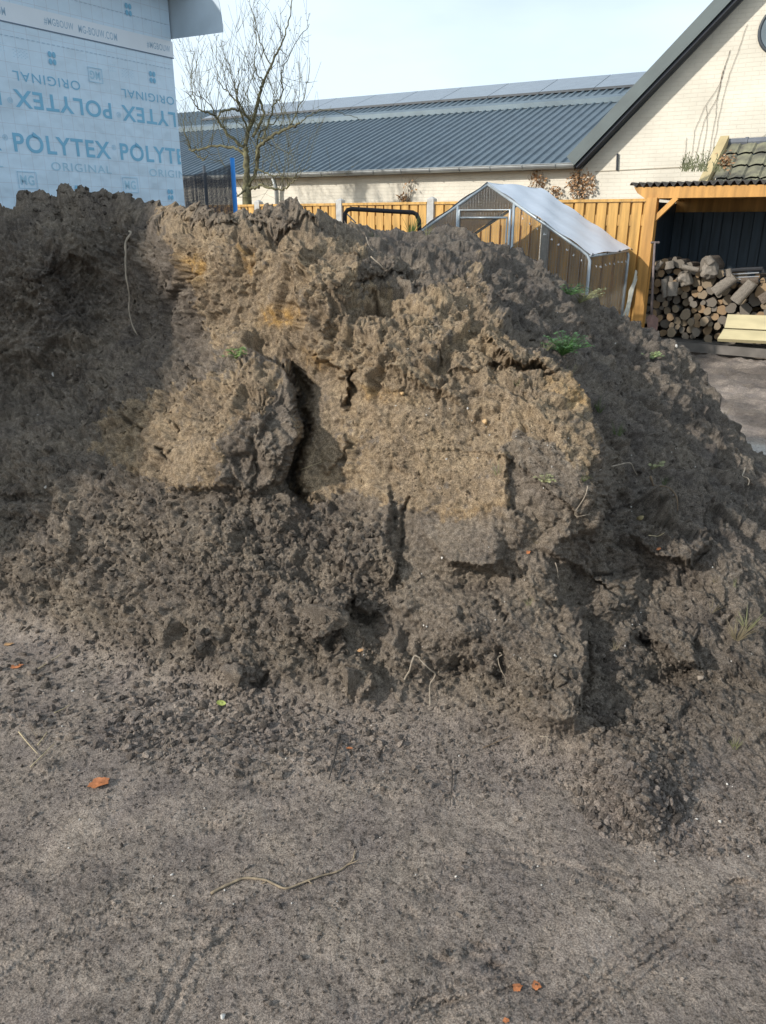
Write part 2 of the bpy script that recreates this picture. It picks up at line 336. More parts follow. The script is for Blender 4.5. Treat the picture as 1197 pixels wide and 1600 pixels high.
track([(840, 1640), (980, 1520), (1090, 1440), (1260, 1370)], 36, .007, 3.2); track([(240, 1620), (300, 1500), (420, 1410), (560, 1340)], 30, .005, 3.5); track([(640, 1380), (760, 1340), (900, 1350), (1010, 1400)], 22, .006, 3); track([(-50, 1560), (80, 1470), (260, 1420), (420, 1430)], 34, .005, 4); track([(560, 1640), (700, 1560), (860, 1530)], 30, .006, 3.3)
for k_ in range(26): bump(random.uniform(0, 1197), random.uniform(1170, 1590), random.uniform(12, 44), random.uniform(6, 16), random.choice((-1, 1))*random.uniform(.004, .012), random.uniform(-.5, .5))
for cx, cy in ((1150, 1380), (400, 1230), (750, 1480), (330, 1290), (250, 1190), (690, 1500), (770, 1510), (740, 1495)): bump(cx, cy, 16+cx % 9, 8, -.014)

scaleY = np.clip(Y/3., .5, 1.6)
Y2 = Y-off*.9*(1-.0*heapness)
def surf(pxs, pys, Ys):
    d1 = FPX*cos(PITCH)+(800-pys)*sin(PITCH); d2 = (800-pys)*cos(PITCH)-FPX*sin(PITCH)
    return np.stack([(pxs-598.5)*Ys/d1, Ys, CAMH+d2*Ys/d1], 1)
F = surf(px, py, Y2).reshape(shp+(3,))
# back of the heap: falls away behind the crest to the yard
cp = F[-1]; prev = F[-1]-F[-8]
B = np.zeros((NB, NX, 3)); cz = cp[:, 2]
hor = cp[:, :2]/np.linalg.norm(cp[:, :2], axis=1)[:, None]
for k in range(NB):
    s = (k+1)/NB; run = 2.3*s
    fall = cz+.06-(cz+.06)*(1-s)**1.35
    B[k, :, :2] = cp[:, :2]+hor*run*(1+.0*s); B[k, :, 2] = cz-fall*1.0
G = np.concatenate([F, B], 0); NR = G.shape[0]
hp = np.concatenate([heapness.reshape(shp), np.ones((NB, NX))], 0)
wX = np.concatenate([wx.reshape(shp), np.repeat(wx.reshape(shp)[-1:], NB, 0)], 0); wY = np.concatenate([wy.reshape(shp), np.repeat(wy.reshape(shp)[-1:], NB, 0)], 0)
def blur(A, r):
    for ax in (0, 1):
        for _ in range(2):
            c = np.cumsum(np.concatenate([np.repeat(np.take(A, [0], ax), r+1, ax), A, np.repeat(np.take(A, [-1], ax), r, ax)], ax), ax)
            A = (np.take(c, range(2*r+1, c.shape[ax]), ax)-np.take(c, range(0, c.shape[ax]-2*r-1), ax))/(2*r+1)
    return A
def normals(A):
    du = np.gradient(A, axis=1); dv = np.gradient(A, axis=0); N = np.cross(du, dv)
    return N/(np.linalg.norm(N, axis=2)[..., None]+1e-12)
NB_ = normals(blur(G.copy(), 26)).reshape(-1, 3)
PV0 = G.reshape(-1, 3).astype(np.float32); P0 = blur(G.copy(), 5).reshape(-1, 3).astype(np.float32); hp = hp.ravel(); WX = wX.ravel(); WY = wY.ravel()
def poly_mask(pts, soft):
    x = WX; y = WY; inside = np.zeros(len(x), bool); best = np.full(len(x), 1e9); n = len(pts)
    bx = [p[0] for p in pts]; by = [p[1] for p in pts]; r = soft*2
    idx = np.nonzero((x > min(bx)-r) & (x < max(bx)+r) & (y > min(by)-r) & (y < max(by)+r))[0]
    x = x[idx]; y = y[idx]; ins = np.zeros(len(idx), bool); bd = np.full(len(idx), 1e9)
    for i in range(n):
        (ax, ay), (cx, cy) = pts[i], pts[(i+1) % n]; ex, ey = cx-ax, cy-ay
        t = np.clip(((x-ax)*ex+(y-ay)*ey)/(ex*ex+ey*ey), 0, 1); bd = np.minimum(bd, np.hypot(x-ax-t*ex, y-ay-t*ey))
        c = ((ay > y) != (cy > y)); xi = ax+(y-ay)*ex/(ey if ey else 1e-9); ins ^= c & (x < xi)
    o = np.zeros(len(WX)); o[idx] = sstep(-soft, soft, np.where(ins, bd, -bd)); return o
sand = .85*np.maximum.reduce([
    poly_mask([(232, 322), (330, 322), (450, 330), (545, 345), (575, 400), (560, 440), (640, 470), (700, 430), (745, 400), (765, 480), (800, 520), (890, 590), (925, 680), (900, 700), (800, 670), (792, 790), (700, 812), (620, 790),
               (560, 770), (480, 795), (458, 760), (462, 690), (474, 620), (455, 560), (400, 550), (340, 560), (310, 470), (262, 380)], 16),
    poly_mask([(150, 660), (250, 610), (380, 565), (450, 568), (400, 640), (345, 690), (335, 760), (270, 765), (150, 710)], 18),
    poly_mask([(800, 570), (890, 590), (935, 690), (925, 760), (885, 740), (860, 680)], 14)*.9])
smooth = np.maximum.reduce([poly_mask([(545, 600), (640, 620), (790, 690), (790, 800), (650, 790), (560, 760)], 18)*.75, poly_mask([(340, 380), (460, 380), (465, 540), (340, 540)], 20)*.5, poly_mask([(250, 345), (560, 380), (540, 440), (480, 460), (330, 480), (280, 400)], 20)*.4, poly_mask([(150, 430), (260, 400), (300, 560), (200, 620), (150, 560)], 24)*.5, poly_mask([(640, 800), (790, 800), (780, 875), (700, 880), (650, 850)], 14)*.7, poly_mask([(460, 570), (535, 600), (540, 680), (520, 790), (480, 795), (458, 740)], 10), poly_mask([(262, 690), (335, 670), (330, 755), (262, 755)], 12)*.8,
    poly_mask([(630, 640), (790, 680), (790, 800), (640, 780)], 25)*.5, poly_mask([(460, 930), (545, 940), (520, 1010), (460, 1005)], 10)*.7, poly_mask([(525, 1030), (575, 1040), (570, 1090), (530, 1090)], 8)*.7,
    poly_mask([(630, 800), (900, 700), (905, 1060), (800, 1060), (640, 900)], 30)*.45, poly_mask([(0, 640), (150, 640), (60, 700), (0, 690)], 20)*.5])
yard = 1-hp
crumb = np.clip(poly_mask([(0, 700), (250, 720), (480, 800), (620, 800), (660, 900), (900, 950), (1060, 1100), (1050, 1330), (900, 1260), (500, 1160), (330, 1120), (0, 980)], 40), 0, 1)
n_big = fbm(P0, 3.2, 3, .5, 1); st = P0*np.array([1, 1, .45], np.float32)
w1, e1 = worley(P0+.02*np.stack([perlin(P0*30), perlin(P0*30+9), perlin(P0*30+19)], 1), 11, 5)
w2, e2 = worley(P0, 30, 9)
b1 = billow(P0, 14, 3, .55, 2); b2 = billow(st, 22, 3, .6, 6); f3 = fbm(P0, 75, 3, .6, 8); f4 = perlin(P0*210)
ridge = 1-np.abs(fbm(st, 5.5, 3, .55, 12))*3
amp = (1-.75*smooth)
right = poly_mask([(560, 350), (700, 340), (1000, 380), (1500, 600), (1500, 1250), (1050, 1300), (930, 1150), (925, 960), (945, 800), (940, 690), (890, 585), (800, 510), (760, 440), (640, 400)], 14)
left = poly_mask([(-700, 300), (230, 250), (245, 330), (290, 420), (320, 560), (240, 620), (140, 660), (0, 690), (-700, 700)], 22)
wp = P0+.035*np.stack([fbm(P0, 11, 2, .5, 71), fbm(P0, 11, 2, .5, 72), fbm(P0, 11, 2, .5, 73)], 1)*1.6
m1 = fbm(wp, 7, 6, .62, 61); m2 = fbm(wp*np.array([1, 1, .55], np.float32), 20, 5, .66, 62); m3 = fbm(P0, 60, 4, .7, 63)
pk = sstep(.12, .42, fbm(wp, 16, 4, .6, 64)); pk2 = sstep(.15, .4, fbm(P0, 45, 3, .6, 65))       # pits and pockets with crisp rims
ck = np.exp(-(np.abs(fbm(wp, 8, 3, .55, 66))/.022)**2)*sstep(-.05, .25, fbm(P0, 3, 2, .5, 67))   # shrinkage cracks
tr = fbm(wp, 5, 3, .5, 68)*5; tr = (np.floor(tr)+sstep(.35, .65, tr-np.floor(tr)))/5              # broken steps
_dv = np.linalg.norm(np.gradient(G, axis=0), axis=2); _du = np.linalg.norm(np.gradient(G, axis=1), axis=2); SPC = np.maximum(blur(_dv, 2), blur(_du, 2)).ravel()
WM = np.clip(.018/SPC, .15, 1); WH = np.clip(.009/SPC, .08, 1)
wf = P0+.05*np.stack([fbm(P0, 6, 3, .55, 74), fbm(P0, 6, 3, .55, 75), fbm(P0, 6, 3, .55, 76)], 1)+.0035*np.stack([m3, perlin(P0*70+5), perlin(P0*70+11)], 1)
g1 = facets(wf*np.array([1, 1, .7], np.float32), 5.5, 3); g2 = facets(wf, 15, 7); g3 = facets(wf, 42, 11)
shear = sstep(-.12, .22, fbm(P0, 2.6, 3, .5, 77)+.10*sand)                                       # where the face broke in planes rather than crumbled
heap_d = .045*n_big+amp*(.050*m1+WM*(.012+.018*(1-shear))*m2+WH*(.008+.010*(1-shear))*m3+.055*g1*(.35+.65*shear)+WM*.027*g2+WH*.012*g3*(1.2-.4*shear)+.026*tr-WM*.018*pk*(1-.5*shear)-WH*.011*pk2-WM*.018*ck)
heap_d += amp*np.maximum(crumb, .6*left)*(.009*(.45-w2)*sstep(-.2, .3, m1))+(1-amp)*(.004*m3+.0025*f4+.008*m2)
heap_d += .016*np.clip(poly_mask([(240, 325), (560, 340), (560, 560), (330, 560), (280, 420)], 20), 0, 1)*WM*fbm(P0*np.array([34, 34, 6], np.float32), 1., 3, .6, 78)
heap_d *= (.35+.65*sstep(.0, .9, hp))*(1+.15*left)
n5 = fbm(P0, 9, 4, .55, 14)
pits = sstep(.14, .24, fbm(P0, 46, 4, .7, 15)+.12*fbm(P0, 5, 3, .6, 17)); crm = sstep(.24, .30, fbm(P0, 80, 3, .6, 18)+.10*fbm(P0, 4, 2, .5, 19))
scf = sstep(.1, .4, fbm(P0, 2.2, 3, .5, 20))*np.sin((P0[:, 0]*.8+P0[:, 1]*.6+.25*fbm(P0, 1.6, 3, .5, 22))*130)
yard_d = .014*n5+.0015*f3+.0007*f4-.0035*pits+.0045*crm+.0012*scf+.02*fbm(P0, 3.2, 3, .5, 23)+.006*np.maximum(0, .42-w2)*sstep(-.1, .5, fbm(P0, 4, 2, .5, 16))
D = heap_d*hp+yard_d*yard
edgefade = np.ones((NR, NX)); edgefade[-12:] = np.linspace(1, 0, 12)[:, None]; D = blur(D.reshape(NR, NX), 1).ravel()*.55+D*.45; D = D*edgefade.ravel()
V = PV0+NB_.astype(np.float32)*D[:, None]*np.clip(P0[:, 1:2]/3., .6, 1.25)
# soil colours, with some light and shade painted in
def mixc(a, b, t): return a*(1-t[:, None])+b*t[:, None]
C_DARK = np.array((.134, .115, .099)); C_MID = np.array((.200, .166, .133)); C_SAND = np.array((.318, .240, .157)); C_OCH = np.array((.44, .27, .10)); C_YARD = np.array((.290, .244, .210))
lo = fbm(P0, 4.5, 3, .6, 21)
Cc = np.repeat(C_MID[None], len(P0), 0)
Cc = mixc(Cc, C_DARK, np.clip(np.maximum(right*.7, left*.35)+lo*.9*np.maximum(right, left), 0, 1))  # dark soil; left bay mixed paler, lifting its deep shade by colour
Cc = mixc(Cc, C_DARK, np.clip(sstep(.05, .5, lo)*.5*(1-sand), 0, 1))
topsoil = poly_mask([(285, 300), (560, 300), (560, 380), (520, 372), (470, 352), (400, 362), (350, 352), (300, 340)], 9)
rag = fbm(P0, 24, 4, .65, 34); sm = sstep(.36, .52, sand+.55*lo+.95*rag-.15*g1)*(.78+.6*rag); sm = np.clip(sm*sstep(.02, .15, sand), 0, 1); Cc = mixc(Cc, C_SAND, sm*(1-.75*topsoil))
och = np.clip(poly_mask([(280, 400), (310, 395), (315, 440), (290, 440)], 14)+poly_mask([(375, 385), (395, 385), (395, 430), (378, 430)], 10)+poly_mask([(410, 485), (465, 480), (468, 510), (410, 515)], 12)+poly_mask([(470, 540), (510, 560), (500, 580), (475, 565)], 8)*.6+poly_mask([(560, 600), (620, 610), (640, 625), (570, 625)], 10)*.5+poly_mask([(680, 790), (790, 790), (790, 806), (690, 808)], 12)*.25
    +poly_mask([(845, 590), (900, 600), (920, 650), (890, 640)], 10)*.5, 0, 1)*(.5+.9*sstep(-.2, .3, fbm(P0, 30, 2, .5, 33)))
Cc = mixc(Cc, C_OCH, np.clip(och*.7, 0, 1))
yc = mixc(np.repeat(C_YARD[None], len(P0), 0), C_DARK*1.25, np.clip(pits*.8+sstep(.05, .5, n5)*.45, 0, 1)); yc = mixc(yc, C_DARK*.5, crm*.8); damp = sstep(.10, .20, fbm(P0, 2.4, 6, .66, 45)); yc = mixc(yc, C_DARK*1.15, damp*.30); yc = mixc(yc, C_YARD*1.3, sstep(.05, .45, fbm(P0, 3, 3, .6, 40))*.7)  # pits painted darker for the shade inside them
Cc = Cc*(1+.9*np.clip(m3, -.5, .5))[:, None]; Cc = Cc*(1-yard[:, None])+yc*yard[:, None]  # cavity shade in the colour: hollows darker, high spots lighter
VG = V.reshape(NR, NX, 3); NG = normals(blur(VG.astype(float), 2)); CG = Cc.reshape(NR, NX, 3)
def S(pxq, pyq):                                       # the finished surface under a pixel of the photograph
    j = int(round((pxq-cols[0])/STEP)); j = max(0, min(NX-1, j)); i = int(round((pyq-1780)/(crest[j]-1780)*(NV-1))); i = max(0, min(NV-1, i))
    return Vector(VG[i, j].tolist()), Vector(NG[i, j].tolist()), CG[i, j]
def grid_mesh(name, facemask):
    idx = (np.arange(NR-1)[:, None]*NX+np.arange(NX-1)[None]).ravel()
    q = np.stack([idx, idx+1, idx+NX+1, idx+NX], 1)[facemask]
    used, inv = np.unique(q.ravel(), return_inverse=True)
    return raw_mesh(name, V[used], inv.reshape(-1, 4), Cc[used])
def raw_mesh(name, vs, fs, colr, mt=None):
    me = bpy.data.meshes.new(name); k = fs.shape[1]
    me.vertices.add(len(vs)); me.vertices.foreach_set('co', np.ascontiguousarray(vs, np.float32).ravel())
    me.loops.add(fs.size); me.loops.foreach_set('vertex_index', np.ascontiguousarray(fs, np.int32).ravel())
    me.polygons.add(len(fs)); me.polygons.foreach_set('loop_start', np.arange(0, fs.size, k, dtype=np.int32))
    try: me.polygons.foreach_set('loop_total', np.full(len(fs), k, np.int32))
    except Exception: pass
    me.update(calc_edges=True); me.validate()
    ca = me.color_attributes.new('Col', 'FLOAT_COLOR', 'POINT'); ca.data.foreach_set('color', np.concatenate([colr, np.ones((len(colr), 1))], 1).astype(np.float32).ravel())
    me.polygons.foreach_set('use_smooth', np.full(len(fs), 'crumb' not in name)); me.materials.append(mt or SOIL)
    o = bpy.data.objects.new(name, me); COL.objects.link(o); return o
hg = hp.reshape(NR, NX); fm = (hg[:-1, :-1] > .3).ravel()
tag(grid_mesh('soil_heap', fm), 'tall heap of dark soil and tan sand with a crumbling cut face', 'soil heap')
near = grid_mesh('yard_ground', ~fm); tag(near, kind='structure')

# far yard ground: one big sheet, uneven close by
gn = 420; gx = np.concatenate([np.linspace(-400, -12, 20), np.linspace(-11.5, 11.5, gn), np.linspace(12, 400, 20)]); gy = np.concatenate([np.linspace(-60, 0, 8), np.linspace(.1, 15, gn), np.linspace(16, 600, 25)])
X_, Y_ = np.meshgrid(gx, gy); Pg = np.stack([X_.ravel(), Y_.ravel(), 0*X_.ravel()], 1).astype(np.float32)
zz = .04*fbm(Pg, 1.3, 3, .5, 50)+.11*fbm(Pg, 4.5, 5, .7, 51)-.03; near_m = (np.hypot(Pg[:, 0], Pg[:, 1]) < 4.3) | (Pg[:, 1] < 3.3)
Pg[:, 2] = np.where(near_m, -.10, zz-.004)
nx2 = len(gx); idx = (np.arange(len(gy)-1)[:, None]*nx2+np.arange(nx2-1)[None]).ravel(); q = np.stack([idx, idx+1, idx+nx2+1, idx+nx2], 1)
cg = mixc(np.repeat((C_YARD*.6)[None], len(Pg), 0), C_YARD*1.15, sstep(-.1, .3, fbm(Pg, .9, 3, .6, 52)))
pud = sstep(1.0, .5, np.hypot((Pg[:, 0]-2.75)/.45, (Pg[:, 1]-5.3)/.7)); cg = mixc(cg, np.array((.46, .43, .40)), pud); Pg[:, 2] = np.where(near_m, Pg[:, 2], Pg[:, 2]*(1-pud*.8))
tag(raw_mesh('ground', Pg, q, cg), kind='structure')

# ---------------------------------------------------------------- loose clods
def ico(sub):
    import bmesh
    b = bmesh.new(); bmesh.ops.create_icosphere(b, subdivisions=sub, radius=1.0)
    v = np.array([p.co[:] for p in b.verts], np.float32); f = np.array([[p.index for p in q.verts] for q in b.faces]); b.free(); return v, f
def clod_proto(sub, seed, a=.35):
    v, f = ico(sub); d = 1+a*fbm(v, 1.3, 3, .6, seed)+a*.5*(billow(v, 2.6, 2, .6, seed+3)-.3)
    w = v*d[:, None]
    for _ in range(12):                                  # broken faces
        q = rng.normal(size=3); q /= np.linalg.norm(q); h = rng.uniform(.3, .72); e = np.maximum(0, w@q-h); w = w-e[:, None]*q[None]*.92
    w *= rng.uniform(.65, 1.2, 3); w = w*(1+.22*fbm(w, 3.5, 3, .7, seed+9))[:, None]; return w.astype(np.float32), f
protos1 = [clod_proto(2, 60+i, .55) for i in range(10)]; protos2 = [clod_proto(4, 80+i, .5) for i in range(6)]
def rotm():
    q = rng.normal(size=4); q /= np.linalg.norm(q); w, x, y, z = q
    return np.array([[1-2*(y*y+z*z), 2*(x*y-z*w), 2*(x*z+y*w)], [2*(x*y+z*w), 1-2*(x*x+z*z), 2*(y*z-x*w)], [2*(x*z-y*w), 2*(y*z+x*w), 1-2*(x*x+y*y)]], np.float32)
def scatter(zones, protos, name, label):
    vs = []; fs = []; cs = []; b = 0
    for cx, cy, rx, ry, cnt, s0, s1 in zones:
        for _ in range(cnt):
            r = math.sqrt(random.random()); a = random.random()*2*pi; x = cx+rx*r*cos(a); y = cy+ry*r*sin(a)
            if x < -400 or x > 1600 or y < np.interp(x, CREST[:, 0], CREST[:, 1])+2 or y > 1770: continue
            p, n, c = S(x, y); sz = .8*s0*(s1/s0)**(random.random()**3.4)
            pv, pf = random.choice(protos); w = (pv*sz)@rotm().T
            vs.append(w+np.array(p+n*sz*.1, np.float32)); fs.append(pf+b); b += len(pv); cs.append(np.repeat((c*random.choice((.5, .65, .8, .95, 1.1)))[None], len(pv), 0))
    o = raw_mesh(name, np.concatenate(vs), np.concatenate(fs), np.concatenate(cs)); tag(o, label, 'soil clods', kind='stuff'); return o
scatter([(300, 900, 330, 150, 3600, .005, .030), (80, 820, 220, 140, 1300, .006, .030), (450, 880, 170, 130, 1300, .006, .030), (600, 1080, 330, 70, 1800, .004, .026), (985, 1210, 90, 110, 1500, .006, .030), (1000, 1090, 120, 80, 600, .006, .024),
         (760, 980, 200, 100, 900, .004, .020), (1050, 850, 160, 300, 1500, .004, .02), (900, 500, 200, 120, 900, .005, .022), (250, 620, 170, 60, 600, .005, .022), (150, 430, 180, 130, 700, .005, .025), (680, 720, 130, 80, 500, .003, .014),
         (640, 540, 140, 60, 500, .004, .02), (560, 430, 120, 40, 200, .006, .03), (600, 1300, 700, 170, 2600, .002, .007), (600, 1200, 600, 60, 1200, .003, .013), (600, 1370, 640, 240, 420, .005, .018), (150, 1080, 190, 90, 1500, .004, .030), (400, 1160, 240, 55, 1500, .004, .028), (330, 1120, 160, 50, 500, .008, .035), (720, 1200, 200, 50, 900, .003, .018), (1110, 1290, 120, 50, 700, .003, .018), (600, 1400, 640, 230, 5000, .0015, .007), (600, 1200, 640, 90, 2500, .002, .009), (400, 430, 170, 110, 1500, .003, .014), (720, 620, 180, 170, 2200, .0025, .012), (360, 660, 110, 90, 800, .0025, .012), (1000, 680, 170, 190, 2200, .003, .013), (130, 500, 190, 200, 2600, .004, .022), (1080, 1050, 130, 120, 1000, .003, .012), (1100, 1280, 150, 70, 500, .004, .016), (420, 335, 180, 14, 250, .008, .03), (120, 305, 120, 14, 200, .008, .03)],
        protos1, 'loose_crumbs', 'loose dark crumbs of soil scattered over the heap and yard')

BIG = [(365, 1052, .075, 'large rounded grey clod at the foot of the heap above the green leaf'), (550, 1062, .085, 'pale wedge-shaped clod standing below the dark crevice'), (505, 962, .11, 'broad tilted slab of grey soil left of the dark crevice'),
       (240, 865, .035, 'pale olive clod alone on the left crumb slope'), (45, 893, .06, 'lumpy clod at the far left edge of the crumb slope'), (92, 852, .045, 'flat-topped clod on the left slope above the lumpy one'),
       (236, 1035, .035, 'dark clod in the hollow at the foot of the left slope'), (1007, 1245, .028, 'round pale clod on the crumb cone at the right foot'), (992, 1290, .026, 'lowest round clod of the crumb cone at the right foot'),
       (1115, 1330, .03, 'flattened clod on the yard right of the crumb cone'), (875, 1065, .04, 'pale clod stuck on the buttress near its foot'), (310, 1010, .055, 'slanted ridged clod left of the large rounded grey one'),
       (695, 570, .045, 'brown clod perched on the sandy shelf in mid heap'), (470, 1080, .03, 'small clod right of the large rounded grey one'), (620, 1085, .04, 'dark clod below the dark crevice beside a pale root')]
for k, (x, y, sz, lab) in enumerate(BIG):
    p, n, c = S(x, y); pv, pf = protos2[k % 6]; w = (pv*sz)@rotm().T
    if k == 2: w = w*np.array([1.2, .5, .6], np.float32)
    if k == 1: w = w*np.array([.8, .7, 1.25], np.float32)
    wn = w+np.array(p, np.float32); dd = .10*sz*billow(wn, 40, 3, .6, 5)+.05*sz*perlin(wn*120); w = w*(1+dd/sz)[:, None]
    o = raw_mesh('soil_clod', w, pf, np.repeat((c*1.0)[None], len(pv), 0)); o.location = p-n*sz*.12; tag(o, lab, 'clod', 'large clods of soil on the heap')

# ---------------------------------------------------------------- small things on the soil
PEB = mat('pale_pebble', (.55, .52, .47), .6, .15, 30); PEBT = mat('tan_pebble', (.5, .33, .16), .7, .2, 30)
def pebble(x, y, sz, m, name, label, group=None):
    p, n, c = S(x, y); pv, pf = protos1[random.randrange(10)]; w = (pv*sz*.8)@rotm().T
    o = raw_mesh(name, w, pf, np.repeat(np.array([[.5, .5, .5]]), len(pv), 0), m); o.location = p+n*sz*.35; return tag(o, label, 'pebble', group)
zones = [((980, 620, 130, 130), 22, 'heap'), ((720, 640, 140, 130), 16, 'heap'), ((1060, 880, 120, 150), 14, 'heap'), ((700, 940, 160, 90), 12, 'heap'), ((800, 450, 90, 50), 8, 'heap'), ((120, 450, 120, 120), 7, 'heap'), ((600, 1320, 590, 160), 34, 'yard'), ((100, 1120, 120, 70), 6, 'yard')]
for (cx, cy, rx, ry), cnt, w in zones:
    for _ in range(cnt):
        x = cx+rx*random.uniform(-1, 1); y = cy+ry*random.uniform(-1, 1)
        if y < np.interp(x, CREST[:, 0], CREST[:, 1])+8: continue
        pebble(x, y, random.uniform(.0028, .0065), PEB, 'white_pebble', 'tiny white pebble on the dark heap' if w == 'heap' else 'tiny white pebble on the flat yard ground', 'tiny white pebbles on the '+w)
for x, y, sz, l_ in ((695, 870, .011, 'pale elongated stone sticking out of the grey ledge'), (350, 1590, .011, 'pale beige stone at the bottom edge of the yard'), (1125, 1284, .010, 'cream pebble on the yard at the far right'), (1087, 1281, .007, 'cream pebble just left of another on the right yard'),
                     (730, 640, .010, 'white stone on the sand face below the ochre one'), (698, 717, .009, 'white stone low on the sand face'), (865, 1025, .012, 'pale stone flake on the right buttress'), (582, 1135, .011, 'white stone chip at the foot of the heap'),
                     (73, 578, .016, 'round white stone in the dark left bay'), (54, 643, .012, 'round white stone low in the dark left bay'), (72, 760, .014, 'white stone on the upper left crumb slope'), (1053, 545, .016, 'white stone at the skyline of the right slope'), (1023, 640, .013, 'paired white stone in the middle of the right slope')):
    pebble(x, y, sz, PEB, 'pale_stone', l_)
pebble(625, 615, .022, PEBT, 'ochre_stone', 'ochre yellow stone embedded in the middle of the sand face'); pebble(1095, 1056, .024, mat('grey_stone', (.28, .23, .18), .8, .2, 20), 'brown_stone', 'flat brown stone on the lower right slope')
pebble(760, 658, .026, PEBT, 'ochre_lump', 'tan sandstone lump on the right of the sand face')
pebble(1002, 810, .02, mat('olive_stone', (.25, .2, .1), .8, .2, 20), 'olive_stone', 'olive stone on the right slope above the overhanging lump')

LEAFO = mat('brown_leaf', (.36, .13, .045), .7, .35, 25, bump=.3); LEAFG = mat('green_leaf', (.28, .32, .08), .6, .2, 20); LEAFT = mat('tan_leaf', (.38, .22, .10), .7, .3, 20)
def leaf(x, y, w_, h_, rot, m, label, lift=.006, ragged=.12, name='fallen_leaf'):
    p, n, c = S(x, y); n = (n+Vector((0, -.3, 1.0))).normalized(); a = Vector((1, 0, 0)); a = (a-n*a.dot(n)).normalized(); b = n.cross(a)
    mb = MB(); N = 26; rings = 5; vs = [p+n*lift*1.6]; fs = []
    for r in range(1, rings+1):
        for k in range(N):
            t = 2*pi*k/N; q = r/rings; rr = q*(1+ragged*q*(sin(5*t+x)+.6*sin(11*t+y)+.4*random.uniform(-1, 1)))
            lx = cos(t)*w_/2*rr; ly = sin(t)*h_/2*rr*(1-.25*cos(t)); cu = .35*h_*q*q*(.35+.5*sin(2*t+x))*.5
            X = lx*cos(rot)-ly*sin(rot); Z = lx*sin(rot)+ly*cos(rot); vs.append(p+a*X+b*Z+n*(lift+cu-.15*h_*max(0, 1-abs(ly)/(h_*.12))*q*.3))
    fs += [(0, 1+k, 1+(k+1) % N) for k in range(N)]
    for r in range(rings-1): fs += [(1+r*N+k, 1+(r+1)*N+k, 1+(r+1)*N+(k+1) % N, 1+r*N+(k+1) % N) for k in range(N)]
    m_ = len(vs); vs2 = [q-n*.0008 for q in vs]; mb.add(vs, fs); mb.add(vs2, [tuple(reversed(f)) for f in fs])
    return mb.build(name, m, origin=p, smooth=True, label=label, cat='leaf')
leaf(156, 1229, .060, .036, .35, LEAFO, 'large orange brown fallen leaf on the yard', .010)
leaf(346, 1102, .036, .022, -.35, LEAFG, 'yellow green oval leaf at the foot of the heap', .012, .02)
leaf(27, 1043, .046, .022, .3, LEAFO, 'orange leaf fragment at the left edge of the yard'); leaf(15, 1008, .040, .016, .2, LEAFT, 'thin tan leaf scrap at the far left edge')
leaf(808, 1547, .024, .018, .5, LEAFO, 'orange leaf scrap at the bottom of the yard, left of two'); leaf(838, 1541, .020, .020, -.4, LEAFO, 'orange leaf scrap at the bottom of the yard, right of two')
leaf(564, 1017, .022, .011, .1, LEAFT, 'small orange scrap above the wedge clod'); leaf(546, 1172, .022, .008, -.1, LEAFO, 'thin orange scrap below the wedge clod'); leaf(1030, 858, .018, .010, .4, LEAFO, 'orange brown leaf bit under the overhanging lump'); leaf(827, 864, .016, .012, .6, LEAFO, 'orange leaf bit on the dark ledge near the centre right')
leaf(790, 1598, .014, .010, 0, LEAFO, 'tiny orange scrap at the very bottom of the yard')

ROOT = mat('pale_root', (.29, .24, .18), .8, .2, 40); ROOTD = mat('brown_root', (.15, .105, .065), .85, .3, 40); TWIG = mat('dark_twig', (.045, .038, .032), .85, .3, 40); STRAW = mat('straw', (.42, .34, .2), .7, .2, 30)
def strand(pts, r, m, label, name, cat, lift=.004, up=0.0, sub=10, side=()):
    pos = []
    for i in range(len(pts)-1):
        for k in range(sub):
            t = k/sub; pos.append((pts[i][0]*(1-t)+pts[i+1][0]*t, pts[i][1]*(1-t)+pts[i+1][1]*t))
    pos.append(pts[-1]); ps = []
    for i, (x, y) in enumerate(pos):
        p, n, c = S(x, y); ps.append(p+n*(lift+up*sin(pi*i/len(pos)))+Vector((0, -.25, .1))*lift)
    for _ in range(5): ps = [ps[0]]+[(ps[i-1]+ps[i]*1.2+ps[i+1])/3.2 for i in range(1, len(ps)-1)]+[ps[-1]]
    # keep above the ground between samples
    mb = MB(); mb.tube(ps, [r*(1-.55*i/len(ps)+.12*sin(i*1.7)) for i in range(len(ps))], 7)
    for f, dx, dy in side:
        q = ps[int(f*(len(ps)-1))]; d = max(q.y, .5)/1200
        mb.tube([q, q+Vector((dx*d*.5, -.006, -dy*d*.5+.003)), q+Vector((dx*d, -.004, -dy*d))], [r*.5, r*.4, r*.2], 5)
    return mb.build(name, m, origin=ps[0], smooth=True, label=label, cat=cat)
strand([(210, 362), (209, 400), (214, 440), (215, 480), (220, 528)], .0062, ROOT, 'long pale root hanging down the dark left bay', 'hanging_root', 'root', .04)
strand([(632, 1063), (634, 1040), (650, 1028), (665, 1033), (672, 1060), (672, 1105)], .0035, ROOT, 'arched pale root looping out of the lower heap', 'looped_root', 'root', .014, .03, side=[(.3, -3, 8)])
strand([(330, 1397), (380, 1372), (415, 1376), (445, 1392), (490, 1375), (530, 1362), (552, 1345), (555, 1328)], .0036, mat('tan_root', (.24, .185, .12), .85, .25, 40), 'long curved tan root lying on the yard', 'long_root', 'root', .004, side=[(.55, 12, 8), (.8, 24, -16), (.3, -14, 5)])
strand([(530, 1155), (524, 1190), (515, 1222)], .0045, TWIG, 'dark twig sticking up from the yard below the wedge clod', 'dark_twig', 'twig', .010, .01)
strand([(706, 1205), (706, 1235), (703, 1258)], .0025, TWIG, 'thin dark twig on the yard near the centre', 'dark_twig', 'twig', .006)
